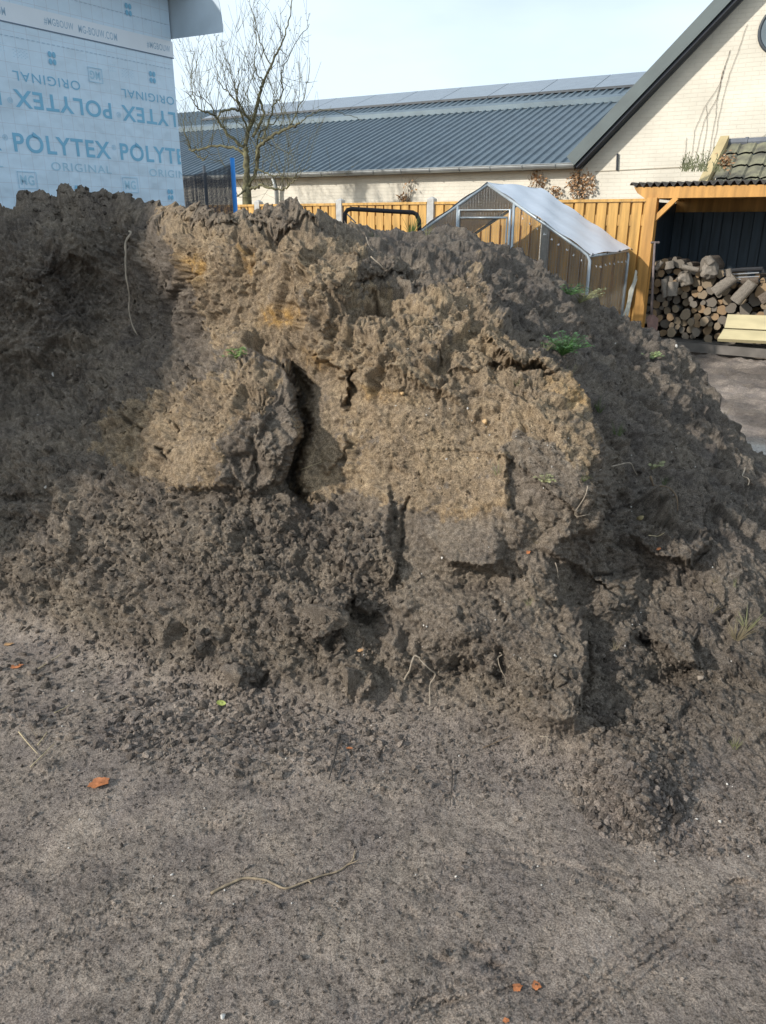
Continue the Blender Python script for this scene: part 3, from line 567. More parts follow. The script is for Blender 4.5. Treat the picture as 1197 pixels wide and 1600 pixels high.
strand([(845, 1150), (856, 1145), (853, 1168), (857, 1182)], .0022, ROOT, 'small white branching root under the right buttress', 'white_root', 'root', .014, side=[(.4, 12, 10), (.7, -9, 16), (.9, 10, 14)])
strand([(775, 1018), (787, 1022), (790, 1045), (794, 1072)], .0022, ROOT, 'thin pale root beside the small cave', 'thin_root', 'root', .014, .01, side=[(.2, -18, 14), (.4, -14, 22)])
strand([(268, 1168), (266, 1150), (250, 1176)], .0018, ROOT, 'short curled root on the yard at left', 'curled_root', 'root', .005)
for i, q in enumerate([[(60, 1165), (75, 1145)], [(50, 1200), (88, 1160)], [(85, 1115), (110, 1103)], [(30, 1145), (60, 1180)], [(60, 1045), (100, 1020)]]): strand(q, .0020, STRAW, 'dry straw stalk among the litter at the left foot of the heap', 'straw_stalk', 'straw', .006)['group'] = 'straw stalks in the litter at the left foot'
strand([(1, 952), (4, 968)], .003, ROOT, 'pale root end at the left picture edge', 'root_end', 'root', .008)
strand([(575, 412), (595, 428)], .003, ROOT, 'pale root tip poking over the dark hollow', 'root_tip', 'root', .02); strand([(570, 375), (582, 390)], .0022, ROOT, 'thin pale root tip at the heap crest', 'root_tip', 'root', .015)
strand([(470, 735), (490, 728), (510, 722)], .0016, STRAW, 'straw lying across the smooth sand face', 'straw_stalk', 'straw', .004)
strand([(950, 730), (965, 725), (985, 745)], .0028, ROOT, 'pale arched root on the dark right slope', 'arched_root', 'root', .015, .02); strand([(1160, 735), (1158, 750), (1155, 765)], .0035, ROOT, 'short pale root hanging at the right skyline', 'short_root', 'root', .02)
strand([(1015, 836), (1040, 834)], .0018, STRAW, 'pale straw on top of the overhanging lump', 'straw_stalk', 'straw', .008); strand([(905, 762), (890, 800), (912, 800)], .0018, ROOT, 'small pale rootlets in the dark hollow right of centre', 'rootlets', 'root', .012)
strand([(866, 880), (868, 905)], .002, ROOT, 'thin pale root under the centre right ledge', 'thin_root', 'root', .012)
strand([(1000, 755), (1030, 780), (1055, 800)], .005, ROOTD, 'thick brown root crossing the right slope', 'thick_root', 'root', .01)
strand([(755, 1170), (800, 1150)], .0016, ROOTD, 'thin brown rootlet left of the right buttress foot', 'rootlet', 'root', .008)

GREEN = mat('grass_green', (.085, .125, .035), .6, .35, 12, spec=.3); GREENP = mat('pale_grass', (.21, .21, .10), .7, .3, 12); WEED = mat('weed_green', (.05, .115, .028), .55, .35, 18); DRY = mat('dry_grass', (.25, .205, .125), .8, .25, 12)
def tuft(x, y, h, nb, m, label, spread=.6, name='grass_tuft'):
    p, n, c = S(x, y); up = (n*.35+Vector((0, -.1, 1))).normalized(); mb = MB()
    for _ in range(nb):
        a = random.random()*2*pi; lean = random.uniform(.15, 1)*spread; d = (up+Vector((cos(a), sin(a), 0))*lean).normalized(); L = h*random.uniform(.5, 1.15)
        s_ = d.cross(Vector((0.2, 1, .1))).normalized()*h*.013; b0 = p+Vector((cos(a), sin(a), 0))*h*.08-up*.004; pv = []
        for k in range(5):
            t = k/4; q = b0+d*L*t+Vector((cos(a), sin(a), -.9))*L*.28*lean*t*t; w_ = s_*(1-t)**.6; pv += [q-w_, q+w_]
        mb.add(pv, [(2*k, 2*k+1, 2*k+3, 2*k+2) for k in range(4)])
    return mb.build(name, m, origin=p, label=label, cat='grass')
for x, y, h, nb, m, lab in ((642, 360, .13, 26, GREEN, 'bright green grass tuft on the heap skyline beside the black frame'), (668, 371, .07, 14, GREENP, 'small pale grass tuft on the flat heap top'), (583, 371, .06, 16, GREEN, 'low green tuft at the left end of the flat heap top'),
        (940, 640, .075, 16, GREEN, 'grass tuft high on the right slope, upper of two'), (962, 685, .075, 18, GREEN, 'grass tuft high on the right slope, lower of two'), (900, 752, .045, 16, GREEN, 'small green sprout on the dark shoulder face, right of two'), (850, 752, .045, 14, GREENP, 'small dull sprout on the dark shoulder face, left of two'),
        (778, 742, .06, 12, GREENP, 'pale grass blades at the right edge of the sand face'), (1038, 757, .05, 12, GREEN, 'green sprout in the middle of the right slope'), (838, 848, .045, 10, DRY, 'dry grass bits on the ledge below the shoulder'), (892, 802, .045, 8, DRY, 'white dry grass bits under the shoulder edge'),
        (826, 945, .045, 12, GREENP, 'tiny grass sprout on the buttress face'), (828, 1094, .03, 10, GREENP, 'tiny green sprout near the buttress foot'), (955, 1020, .05, 16, DRY, 'dry root tuft in the hollow beside the buttress'), (1150, 1000, .09, 60, DRY, 'big straggly dry grass clump on the lower right slope'), (1165, 985, .10, 20, GREENP, 'thin green blades growing through the dry clump at right'),
        (1148, 1172, .055, 26, GREENP, 'flattened pale green tuft at the right foot of the heap'), (1148, 918, .04, 10, GREENP, 'small sprout on the right slope above the dry clump'), (1112, 960, .06, 10, DRY, 'thin dry stalks left of the big dry clump'), (810, 600, .05, 8, GREENP, 'few grass blades on the upper sand edge'),
        (1135, 625, .06, 7, DRY, 'dry stalks at the right skyline'), (855, 545, .07, 12, GREENP, 'pale blades beside the leafy weed'), (895, 580, .06, 10, GREENP, 'pale blades just below the leafy weed'), (60, 1150, .05, 10, DRY, 'dry grass litter at the left foot'), (1120, 905, .05, 8, DRY, 'dry blades on the upper right of the lower slope'), (200, 1010, .035, 8, DRY, 'dry wisp on the left crumb slope')):
    tuft(x, y, h, nb, m, lab)
def weed(x, y, r, nl, m, label, ls=.016):
    p, n, c = S(x, y); mb = MB(); st = MB()
    for _ in range(nl):
        a = random.random()*2*pi; q = r*math.sqrt(random.random()); tip = p+Vector((cos(a)*q*1.2, sin(a)*q*.8, 0))+n*random.uniform(.2, .9)*r*.7+Vector((0, -.2*r, random.uniform(.1, .7)*r))
        st.tube([p, (p+tip)/2+n*r*.15, tip], [.0016, .0013, .001], 4)
        for lobe in range(3):
            b = a+(lobe-1)*1.1; d = Vector((cos(b), sin(b), .3*random.uniform(-1, 1))).normalized(); nn = (n+Vector((random.uniform(-.5, .5), random.uniform(-.6, .2), .6))).normalized(); s_ = nn.cross(d).normalized(); L = ls*random.uniform(.7, 1.3)
            mb.add([tip, tip+d*L*.35+s_*L*.32, tip+d*L*.8+s_*L*.25, tip+d*L, tip+d*L*.8-s_*L*.25, tip+d*L*.35-s_*L*.32], [(0, 1, 2, 3, 4, 5)])
    e = empty('leafy_weed', p, label, 'weed'); mb.build('leaves', m, e); st.build('stems', m, e); return e
weed(878, 556, .085, 90, WEED, 'largest bright leafy weed on the edge of the right slope', .011); weed(372, 566, .045, 26, mat('pale_weed', (.14, .20, .06), .6, .3, 12), 'pale green weed on top of the broken block', .014)
weed(1022, 553, .045, 22, mat('light_weed', (.18, .22, .09), .6, .3, 12), 'small pale rosette weed near the right skyline', .015); weed(884, 465, .07, 34, WEED, 'small leafy weed below the skyline, left of two', .014); weed(908, 470, .085, 40, GREENP, 'dull wispy weed at the skyline, right of two', .010)
weed(1018, 733, .04, 10, GREENP, 'thin weed sprig on the right slope'); weed(853, 753, .03, 9, GREENP, 'tiny weed rosette on the dark shoulder face', .009)

# ================================================================ behind the heap
D0 = Vector((-.8746, .4848, 0)); N0 = Vector((.4848, .8746, 0)); UP = Vector((0, 0, 1))   # along the barn towards the left, and away
BW = Vector((3.5, 15.0, 0))                            # foot of the barn wall where gutter ends
def bp(s, q=0, z=0): return BW+D0*s+N0*q+UP*z          # along left, back, up
BRICK = bpy.data.materials.new('painted_brick'); BRICK.use_nodes = True
def brick_nodes(m):
    n = m.node_tree.nodes; l = m.node_tree.links; b = n['Principled BSDF']; b.inputs['Roughness'].default_value = .75
    a = n.new('ShaderNodeUVMap'); t = n.new('ShaderNodeTexBrick'); t.inputs['Scale'].default_value = 1.0; t.offset = .5
    t.inputs['Brick Width'].default_value = .22; t.inputs['Row Height'].default_value = .0625; t.inputs['Mortar Size'].default_value = .006; t.inputs['Mortar Smooth'].default_value = .4
    t.inputs['Color1'].default_value = (.72, .68, .59, 1); t.inputs['Color2'].default_value = (.70, .66, .57, 1); t.inputs['Mortar'].default_value = (.66, .62, .53, 1)
    ns = n.new('ShaderNodeTexNoise'); ns.inputs['Scale'].default_value = 60; wv = n.new('ShaderNodeVectorMath'); wv.operation = 'SCALE'; wv.inputs['Scale'].default_value = .012
    av = n.new('ShaderNodeVectorMath'); l.new(a.outputs[0], ns.inputs['Vector']); l.new(ns.outputs['Color'], wv.inputs[0]); l.new(a.outputs[0], av.inputs[0]); l.new(wv.outputs[0], av.inputs[1]); l.new(av.outputs[0], t.inputs['Vector'])
    n2 = n.new('ShaderNodeTexNoise'); n2.inputs['Scale'].default_value = 1.6; n2.inputs['Detail'].default_value = 6; l.new(a.outputs[0], n2.inputs['Vector'])
    r = n.new('ShaderNodeValToRGB'); r.color_ramp.elements[0].position = .3; r.color_ramp.elements[0].color = (.86, .85, .82, 1); r.color_ramp.elements[1].position = .65; r.color_ramp.elements[1].color = (1.06, 1.05, 1.02, 1); l.new(n2.outputs['Fac'], r.inputs[0])
    k = n.new('ShaderNodeMix'); k.data_type = 'RGBA'; k.blend_type = 'MULTIPLY'; k.inputs[0].default_value = 1; l.new(t.outputs['Color'], k.inputs[6]); l.new(r.outputs[0], k.inputs[7]); l.new(k.outputs[2], b.inputs['Base Color'])
    inv = n.new('ShaderNodeMath'); inv.operation = 'SUBTRACT'; inv.inputs[0].default_value = 1; l.new(t.outputs['Fac'], inv.inputs[1])
    n3 = n.new('ShaderNodeTexNoise'); n3.inputs['Scale'].default_value = 2.2; l.new(a.outputs[0], n3.inputs['Vector']); mm = n.new('ShaderNodeMath'); mm.operation = 'MULTIPLY'; l.new(inv.outputs[0], mm.inputs[0]); l.new(n3.outputs['Fac'], mm.inputs[1])
    bu = n.new('ShaderNodeBump'); bu.inputs['Strength'].default_value = .5; bu.inputs['Distance'].default_value = .012; l.new(mm.outputs[0], bu.inputs['Height']); l.new(bu.outputs[0], b.inputs['Normal'])
brick_nodes(BRICK)
def uv_by(o, fn):
    me = o.data; u = me.uv_layers.new(name='UVMap'); mw = o.parent.location if o.parent else o.location
    for lp in me.loops:
        u.data[lp.index].uv = fn(me.vertices[lp.vertex_index].co+Vector(mw))
wall_uv = lambda p: ((p-BW).dot(-D0), p.z)
STEEL = mat('roof_steel', (.10, .135, .16), .45, .12, 3, metal=.3, bump=.05, spec=.5); STEELT = mat('roof_trim', (.10, .125, .125), .5, .1, 3, bump=.05); ZINC = mat('zinc', (.33, .35, .35), .45, .15, 5, metal=.5, bump=.1)
SHADOWB = mat('underside_shade', (.015, .02, .03), .7, .1, 4); PV = mat('solar_glass', (.16, .19, .22), .25, .08, 4, bump=0, spec=.7); PVF = mat('solar_frame', (.05, .06, .07), .5, .1, 4)  # near-black paints in shade under verge and eave; also colours the wall anchor
barn = empty('barn', bp(10), 'long low barn with dark ribbed steel roof and cream painted brick wall', 'barn')
LB = 26; GH = 2.55; TN = math.tan(radians(18))
mb = MB(); mb.box(bp(LB/2+.0, .11, GH/2), D0*LB/2, N0*.11, UP*(GH/2-.01)); o = mb.build('wall', BRICK, barn); uv_by(o, wall_uv)
def sheet(name, q0, q1, lift, parent, m, zoff=0, pitch=.0):
    mb = MB(); s0 = .02; w = .19; n = int((LB-s0)/w)
    for i in range(n):
        s = s0+i*w; prof = [(0, 0), (.105, 0), (.125, .034), (.17, .034), (.19, 0)]
        for a, b in zip(prof[:-1], prof[1:]):
            za = lambda q, h: GH+TN*q+h+lift
            mb.quad(bp(s+a[0], q0, za(q0, a[1])), bp(s+a[0], q1, za(q1, a[1])), bp(s+b[0], q1, za(q1, b[1])), bp(s+b[0], q0, za(q0, b[1])))
    return mb.build(name, m, parent)
sheet('lower_roof_sheet', -.18, 4.75, .03, barn, STEEL); STEELB = mat('roof_steel_upper', (.12, .16, .185), .42, .12, 3, metal=.3, bump=.05); sheet('upper_roof_sheet', 4.8, 7.4, .09, barn, STEELB)
mb = MB(); mb.box(bp(LB/2, 4.85, GH+TN*4.85+.14), D0*LB/2, (N0+UP*TN)*.13, UP*.012); mb.box(bp(LB/2, 4.72, GH+TN*4.72+.09), D0*LB/2, N0*.006, UP*.05); mb.build('roof_flashing', STEELB, barn)
mb = MB(); mb.box(bp(LB/2, 7.45, GH+TN*7.4+.04), D0*LB/2, N0*.10, UP*.025); mb.quad(bp(0, 7.4, GH+TN*7.4+.05), bp(LB, 7.4, GH+TN*7.4+.05), bp(LB, 14.8, GH), bp(0, 14.8, GH)); mb.build('ridge_cap', STEEL, barn)
mb = MB(); mb.quad(bp(LB, 0, 0), bp(LB, 14.8, 0), bp(LB, 14.8, GH), bp(LB, 0, GH)); mb.add([bp(LB, 0, GH), bp(LB, 7.4, GH+TN*7.4), bp(LB, 14.8, GH)], [(0, 1, 2)]); mb.quad(bp(0, 14.7, 0), bp(LB, 14.7, 0), bp(LB, 14.7, GH), bp(0, 14.7, GH)); mb.build('rear_wall', BRICK, barn)
# gutter with brackets
mb = MB(); gp = [(-.06+.075*sin(a), -.075*cos(a)) for a in np.linspace(-pi/2, pi/2, 9)]
pts = [(-.225+.0+.07*sin(a)-.0, GH-.0-.07*cos(a)) for a in np.linspace(-pi/2-.2, pi/2, 10)]
for (q0, z0), (q1, z1) in zip(pts[:-1], pts[1:]): mb.quad(bp(.03, q0, z0), bp(.03, q1, z1), bp(LB, q1, z1), bp(LB, q0, z0)); mb.quad(bp(.03, q0+.004, z0), bp(LB, q0+.004, z0), bp(LB, q1+.004, z1), bp(.03, q1+.004, z1))
mb.prism([bp(.03, q, z) for q, z in pts], -D0*.01)
mb.tube([bp(.03, pts[0][0], pts[0][1]), bp(LB, pts[0][0], pts[0][1])], .012, 6)
gut = mb.build('gutter', ZINC, barn, smooth=False)
for i in range(22):
    mb = MB(); s = .35+i*.62; mb.tube([bp(s, q-.006, z) for q, z in pts[:8]], .009, 5); c = mb.build('bracket', ZINC, gut); c.parent = gut
    c.data.transform(Matrix.Translation(gut.location*-1)) if gut.location.length else None
    c.location = (0, 0, 0); c.data.transform(Matrix.Translation(-Vector(barn.location)))
mb = MB(); mb.tube([bp(6.6, -.2, GH-.07), bp(6.6, -.1, GH-.3), bp(6.6, -.06, .1)], .045, 10); mb.build('downpipe', ZINC, barn, smooth=True)
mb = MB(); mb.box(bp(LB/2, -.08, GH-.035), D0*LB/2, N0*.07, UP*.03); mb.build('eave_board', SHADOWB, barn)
for i in range(11):
    s = -1.1+i*1.36; mb = MB(); q = 6.55; z = GH+TN*q+.15; mb.box(bp(s+.5, q, z), D0*.67, (N0+UP*TN)*.74, UP*.018, 0)
    o = mb.build('solar_panel', PV, barn); mb = MB(); mb.box(bp(s+.5, q-.76, z-.76*TN-.005), D0*.675, N0*.012, UP*.026); f = mb.build('panel_frame', PVF, barn)
    f.data.transform(Matrix.Translation(Vector((0, 0, 0)))); f.parent = o
# front house with the big gable
gab = empty('gable_house', bp(-4), 'cream painted brick gable house with dark grey verge and round window', 'house')
AW = 5.35                                              # distance to the apex
mb = MB(); mb.prism([bp(-.03, -.02, 0), bp(-.03, -.02, GH-.1), bp(-AW, -.02, GH+AW-.1), bp(-2*AW, -.02, GH-.1), bp(-2*AW, -.02, 0)], N0*.25)
o = mb.build('gable_wall', BRICK, gab); uv_by(o, wall_uv)
dv = (-D0+UP).normalized(); nv = (D0+UP).normalized()
mb = MB(); a = bp(.05, -.2, GH+.03); b = bp(-AW, -.2, GH+.08+AW); mb.box((a+b)/2+nv*.02, (b-a)/2, N0*.16, nv*.100); mb.box((a+b)/2-nv*.115, (b-a)/2, N0*.12, nv*.02, 1)
b2 = bp(-2*AW-.05, -.2, GH+.03); nv2 = (-D0+UP).normalized(); mb.box((b+b2)/2+nv2*.02, (b2-b)/2, N0*.16, nv2*.115); mb.build('verge_board', [STEELT, SHADOWB], gab)
mb = MB()
for sgn, s0 in ((1, 0), (-1, 0)):
    e = -AW+sgn*(AW+.15); mb.quad(bp(-AW, -.04, GH+AW+.12), bp(-AW, 9, GH+AW+.12), bp(e, 9, GH-.03), bp(e, -.04, GH-.03))
mb.build('roof', STEEL, gab)
mb = MB(); mb.box(bp(-AW, 4, GH/2), D0*(AW-.1), N0*3.7, UP*GH/2); mb.build('house_core', BRICK, gab)
mb = MB(); c0 = on_plane(1224, 45, bp(0, -.03), N0); ring = [c0+(-D0*cos(t)+UP*sin(t))*.33 for t in np.linspace(0, 2*pi, 33)]
mb.tube(ring, .028, 6); rw = mb.build('round_window', PVF, gab, smooth=True); mb = MB(); mb.prism([c0+N0*-.004+(-D0*cos(t)+UP*sin(t))*.31 for t in np.linspace(0, 2*pi, 32, endpoint=False)], -N0*.006); g_ = mb.build('pane', mat('window_glass', (.12, .15, .17), .15, .2, 3, bump=0), gab); g_.parent = rw
mb = MB(); mb.beam(on_plane(965, 240, bp(0, -.045), N0), on_plane(964, 266, bp(0, -.045), N0), .03, .025, up=N0); mb.build('wall_anchor', SHADOWB, gab)
mb = MB(); mb.beam(on_plane(930, 268, bp(0, -.025), N0), on_plane(1130, 258, bp(0, -.025), N0), .008, .014); mb.build('joint_line', mat('joint', (.33, .29, .22), .9), gab)
# creepers
VINE = mat('vine_stem', (.12, .085, .055), .9, .2, 30); DRYL = mat('dry_leaf', (.34, .20, .10), .8, .35, 20)
def creeper(cx, cy, rx, ry, nl, ns, label):
    e = empty('dry_creeper', on_plane(cx, cy+ry, bp(0, -.03), N0), label, 'creeper'); st = MB(); lf = MB()
    for _ in range(ns):
        x = cx+random.uniform(-.5, .5)*rx; y = cy+ry; ps = []
        for k in range(9): ps.append(on_plane(x, y, bp(0, -.04), N0)); x += random.uniform(-.3, .3)*rx; y -= ry*2/8*random.uniform(.6, 1.2)
        st.tube(ps, [.006*(1-k/11) for k in range(9)], 4)
    for _ in range(nl):
        a = random.random()*2*pi; r = random.random()**.6; p = on_plane(cx+rx*r*cos(a)*1.0, cy+ry*r*sin(a)-(1-r)*ry*.2, bp(0, -.05-.06*random.random()), N0); d = Vector((random.gauss(0, 1), random.gauss(0, 1), random.gauss(0, 1))).normalized(); s_ = d.orthogonal().normalized()*random.uniform(.012, .03)
        lf.quad(p, p+d*.025+s_, p+d*.06, p+d*.025-s_)
    st.build('stems', VINE, e)
    if nl: lf.build('leaves', DRYL, e)
creeper(840, 287, 13, 22, 100, 6, 'dry brown creeper hanging under the gutter, left of the corner clump'); creeper(908, 288, 24, 24, 200, 12, 'bushy dry brown creeper under the end of the gutter'); creeper(640, 294, 12, 22, 10, 7, 'leafless creeper stems on the barn wall in mid fence'); creeper(628, 309, 8, 6, 40, 2, 'small dry brown creeper clump just over the fence'); creeper(867, 300, 12, 10, 40, 6, 'low dry creeper wisps between the two clumps')
e = empty('climbing_vine', on_plane(1100, 262, bp(0, -.03), N0), 'thin bare vine stems climbing the cream gable', 'vine'); st = MB()
for pts_ in ([(1080, 250), (1085, 205), (1100, 170), (1125, 130), (1140, 80)], [(1085, 250), (1100, 190), (1122, 150), (1128, 120), (1141, 78)], [(1112, 245), (1122, 190), (1135, 130), (1150, 90), (1168, 38)], [(1108, 240), (1118, 185), (1121, 150), (1130, 110)], [(1070, 250), (1073, 215)], [(1095, 250), (1105, 200), (1104, 165)], [(1180, 222), (1197, 210), (1230, 190)]):
    ps = []
    for (x0, y0), (x1, y1) in zip(pts_[:-1], pts_[1:]):
        for k in range(6): t = k/6; ps.append(on_plane(x0+(x1-x0)*t+random.uniform(-.8, .8), y0+(y1-y0)*t, bp(0, -.035), N0))
    ps.append(on_plane(pts_[-1][0], pts_[-1][1], bp(0, -.035), N0)); st.tube(ps, .0028, 4)
st.build('stems', VINE, e)

# ---------------------------------------------------------------- fence
WOODO = mat('orange_timber', (.52, .30, .085), .7, .28, 3, stretch=(6, 6, .6), bump=.15, bsc=14); WOODP = mat('orange_post_timber', (.50, .255, .065), .6, .25, 3, stretch=(5, 5, .5), bump=.2, bsc=10)
CONC = mat('concrete', (.45, .44, .41), .85, .15, 12, bump=.3)
FR = Vector((3.47, 11.0, 0)); FD = (Vector((-2.5, 14.8, 0))-FR).normalized(); FN = Vector((-FD.y, FD.x, 0)); FN = FN if FN.y > 0 else -FN
def fp(s, q=0, z=0): return FR+FD*s+FN*q+UP*z
fence = empty('timber_fence', fp(3.5), 'orange brown board fence with concrete posts in front of the barn', 'fence')
def s_of(pxv, pyv=318):
    p = on_plane(pxv, pyv, FR, FN); return (p-FR).dot(FD)
posts = [s_of(675), s_of(532), s_of(404)]; posts = posts+[posts[-1]+(posts[1]-posts[0])*k for k in (1, 2, 3)]; posts = [posts[0]-(posts[1]-posts[0])*1.0]+posts
posts = [s_of(856, 330)]+posts[1:]; posts = sorted(p for p in posts if p > .3)
edges = [-.16]+posts; FH = 1.87
for k in range(len(edges)-1):
    a, b = edges[k]+(.07 if k else 0), edges[k+1]-.07; n = max(1, round((b-a)/.165)); w = (b-a)/n; mb = MB()
    for i in range(n):
        c = a+w*(i+.5); j = random.uniform(-.002, .002)
        mb.box(fp(c, -.012 if i % 2 else .012, FH/2-.05+.14+j), FD*(w*.56), FN*.009, UP*(FH/2-.115)) if False else mb.box(fp(c+(.0), -.02+.004*(i % 2)+j, .95), FD*(w*.40), FN*.010, UP*.90)
        mb.box(fp(c+w*.5, .012, .925), FD*(w*.32), FN*.010, UP*.925)
        if i % 1 == 0: mb.box(fp(c+w*.5, -.006, 1.62), FD*(w*.11), FN*.008, UP*.07)
    mb.build('board_panel', WOODO, fence)
    mb = MB(); mb.box(fp((a+b)/2, -.005, FH+.0), FD*((b-a)/2), FN*.045, UP*.018); mb.build('cap_rail', WOODO, fence)
for p_ in posts:
    mb = MB(); mb.box(fp(p_, 0, .97), FD*.055, FN*.055, UP*.96); mb.add([fp(p_-.055, -.055, 1.93), fp(p_+.055, -.055, 1.93), fp(p_+.055, .055, 1.93), fp(p_-.055, .055, 1.93), fp(p_, 0, 1.965)], [(0, 1, 4), (1, 2, 4), (2, 3, 4), (3, 0, 4)]); mb.build('concrete_post', CONC, fence)

# ---------------------------------------------------------------- chicken run
RA = Vector((1.215, 9.67, 0)); RD = Vector((.87, -.49, 0)).normalized(); RN = Vector((.49, .87, 0)).normalized()
def rpnt(a, b, z): return RA+RD*a+RN*b+UP*z
TUBE = mat('galvanised_tube', (.42, .47, .50), .4, .15, 12, metal=.4, bump=.05)
TARP = mat('white_tarp', (.66, .70, .76), .42, .06, 2.5, bump=.25, bsc=5, spec=.5)
def mesh_mat(name, colr, cover, sc):
    m = bpy.data.materials.new(name); m.use_nodes = True; n = m.node_tree.nodes; l = m.node_tree.links; b = n['Principled BSDF']; b.inputs['Base Color'].default_value = colr+(1,); b.inputs['Roughness'].default_value = .6
    t = n.new('ShaderNodeTexCoord'); v = n.new('ShaderNodeTexVoronoi'); v.feature = 'DISTANCE_TO_EDGE'; v.inputs['Scale'].default_value = sc; v.inputs['Randomness'].default_value = .15; l.new(t.outputs['Object'], v.inputs['Vector'])
    r = n.new('ShaderNodeMath'); r.operation = 'LESS_THAN'; r.inputs[1].default_value = cover; l.new(v.outputs['Distance'], r.inputs[0]); l.new(r.outputs[0], b.inputs['Alpha']); return m
WIRE = mesh_mat('chicken_wire', (.34, .35, .34), .030, 60)
HW, DP, AZ, EZ = 1.265, 1.885, 2.01, 1.24
run = empty('chicken_run', rpnt(0, .7, 0), 'walk-in chicken run of grey tubes with white tarp roof and wire sides', 'chicken run')
fr = MB()
for b in (0, DP):
    for s in (-1, 1):
        fr.tube([rpnt(0, b, AZ), rpnt(s*(HW-.11), b, AZ-(AZ-EZ)*(HW-.11)/HW), rpnt(s*(HW-.03), b, EZ+.01), rpnt(s*HW, b, EZ-.05), rpnt(s*HW, b, 0)], .019, 8)
for a, z in ((0, AZ), (-HW, EZ), (HW, EZ), (-HW, .05), (HW, .05)): fr.tube([rpnt(a, 0, z), rpnt(a, DP, z)], .016, 8)
fr.tube([rpnt(-HW, DP, .05), rpnt(HW, DP, .05)], .016, 8); pass
fr.tube([rpnt(-.37, 0, 0), rpnt(-.37, 0, AZ-(AZ-EZ)*.37/HW)], .018, 8); fr.tube([rpnt(.335, 0, 0), rpnt(.335, 0, AZ-(AZ-EZ)*.335/HW)], .018, 8); fr.build('frame', TUBE, run, smooth=True)
dr = MB(); zt = 1.73
dr.tube([rpnt(-.335, -.02, .1), rpnt(-.335, -.02, zt), rpnt(.30, -.02, zt), rpnt(.30, -.02, .1), rpnt(-.335, -.02, .1)], .016, 8); dr.tube([rpnt(-.335, -.02, zt-.085), rpnt(.27, -.02, zt-.085)], .012, 8); dr.tube([rpnt(.265, -.02, .1), rpnt(.265, -.02, zt-.085)], .010, 6); dr.build('door', TUBE, run, smooth=True)
for nm, s, q0, q1 in (('roof_cover', 1, 0, 1.0), ('roof_cover', -1, 0, 1.0)):
    mb = MB(); na = 16; nb_ = 12
    P_ = [[rpnt(s*(HW+.02)*i/na, -.03+(DP+.06)*j/nb_, AZ+.022-(AZ-EZ)*i/na-.016*sin(pi*j/nb_*3)**2*sin(pi*i/na)-.01*math.sin(i*1.3+j*.8)) for j in range(nb_+1)] for i in range(na+1)]
    vs = [p for r in P_ for p in r]; mb.add(vs, [(i*(nb_+1)+j, (i+1)*(nb_+1)+j, (i+1)*(nb_+1)+j+1, i*(nb_+1)+j+1) for i in range(na) for j in range(nb_)]); mb.build(nm, TARP, run, smooth=True)
mb = MB(); mb.add([rpnt(-HW, 0, 0), rpnt(HW, 0, 0), rpnt(HW, 0, EZ), rpnt(0, 0, AZ), rpnt(-HW, 0, EZ)], [(0, 1, 2, 3, 4)]); mb.build('wire_mesh', WIRE, run)
mb = MB(); mb.add([rpnt(HW, 0, 0), rpnt(HW, DP, 0), rpnt(HW, DP, EZ), rpnt(HW, 0, EZ)], [(0, 1, 2, 3)]); mb.build('wire_mesh', WIRE, run)
mb = MB(); mb.add([rpnt(-HW, DP, 0), rpnt(HW, DP, 0), rpnt(HW, DP, EZ), rpnt(0, DP, AZ), rpnt(-HW, DP, EZ)], [(0, 1, 2, 3, 4)]); mb.build('wire_mesh', WIRE, run)
TIE = mat('white_tie', (.7, .7, .68), .5); BLK = mat('black_plastic', (.02, .02, .022), .5, .1, 5)
def ties(parts, m, r_, nm):
    for p in parts:
        mb = MB(); mb.tube([p, p+Vector((random.uniform(-.01, .01), -.012, -.02)), p+Vector((random.uniform(-.02, .02), -.02, -.012))], r_, 5); mb.build(nm, m, run)
ties([rpnt(HW+.02, DP*k/9, EZ-.1-random.random()*.02) for k in range(1, 9)]+[rpnt(HW*k/14, -.02, AZ-(AZ-EZ)*k/14-.09) for k in range(5, 14)], TIE, .005, 'cable_tie')
ties([rpnt(HW+.03, DP*k/3, EZ+.03) for k in range(4)]+[rpnt(HW*.5, -.03, AZ-(AZ-EZ)*.5+.03), rpnt(HW*.45, DP+.0, AZ-(AZ-EZ)*.45+.03)], BLK, .007, 'roof_tie')

# ---------------------------------------------------------------- wood shelter
SF = Vector((3.42, 10.75, 0)); SD = -FD; SN = FN
def sp(a, b=0, z=0): return SF+SD*a+SN*b+UP*z
sh = empty('wood_shelter', sp(1.2, .7), 'open orange timber shelter with corrugated dark roof over firewood', 'shelter')
SH = 1.99; SW = 3.2; SDP = 1.7
def post(a, b, nm='post', w=.065, m=WOODP, top=SH-.10): mb = MB(); mb.box(sp(a, b, top/2), SD*w, SN*w, UP*top/2); return mb.build(nm, m, sh)
post(.08, 0); post(SW-.1, 0); post(.08, SDP, w=.05); post(SW-.1, SDP, w=.05)
mb = MB(); mb.beam(sp(-.02, 0, SH-.04), sp(SW, 0, SH-.04), .07, .135); mb.build('front_beam', WOODP, sh)
mb = MB(); mb.prism([sp(-.02, -.036, SH-.105), sp(-.02, -.036, SH+.03), sp(-.17, -.036, SH+.03), sp(-.12, -.036, SH-.04)], SN*.07); mb.build('beam_end', WOODP, sh)
mb = MB(); mb.beam(sp(0, SDP-.06, SH-.13), sp(SW, SDP-.06, SH-.13), .06, .26); mb.beam(sp(.08, .03, SH-.06), sp(.08, SDP, SH-.06), .06, .1); mb.beam(sp(0, .75, SH-.05), sp(SW, .75, SH-.05), .05, .1)
for a in np.arange(.7, SW, .6): mb.beam(sp(a, .05, SH-.0), sp(a, SDP, SH-.05), .05, .04)
mb.build('roof_timbers', WOODP, sh)
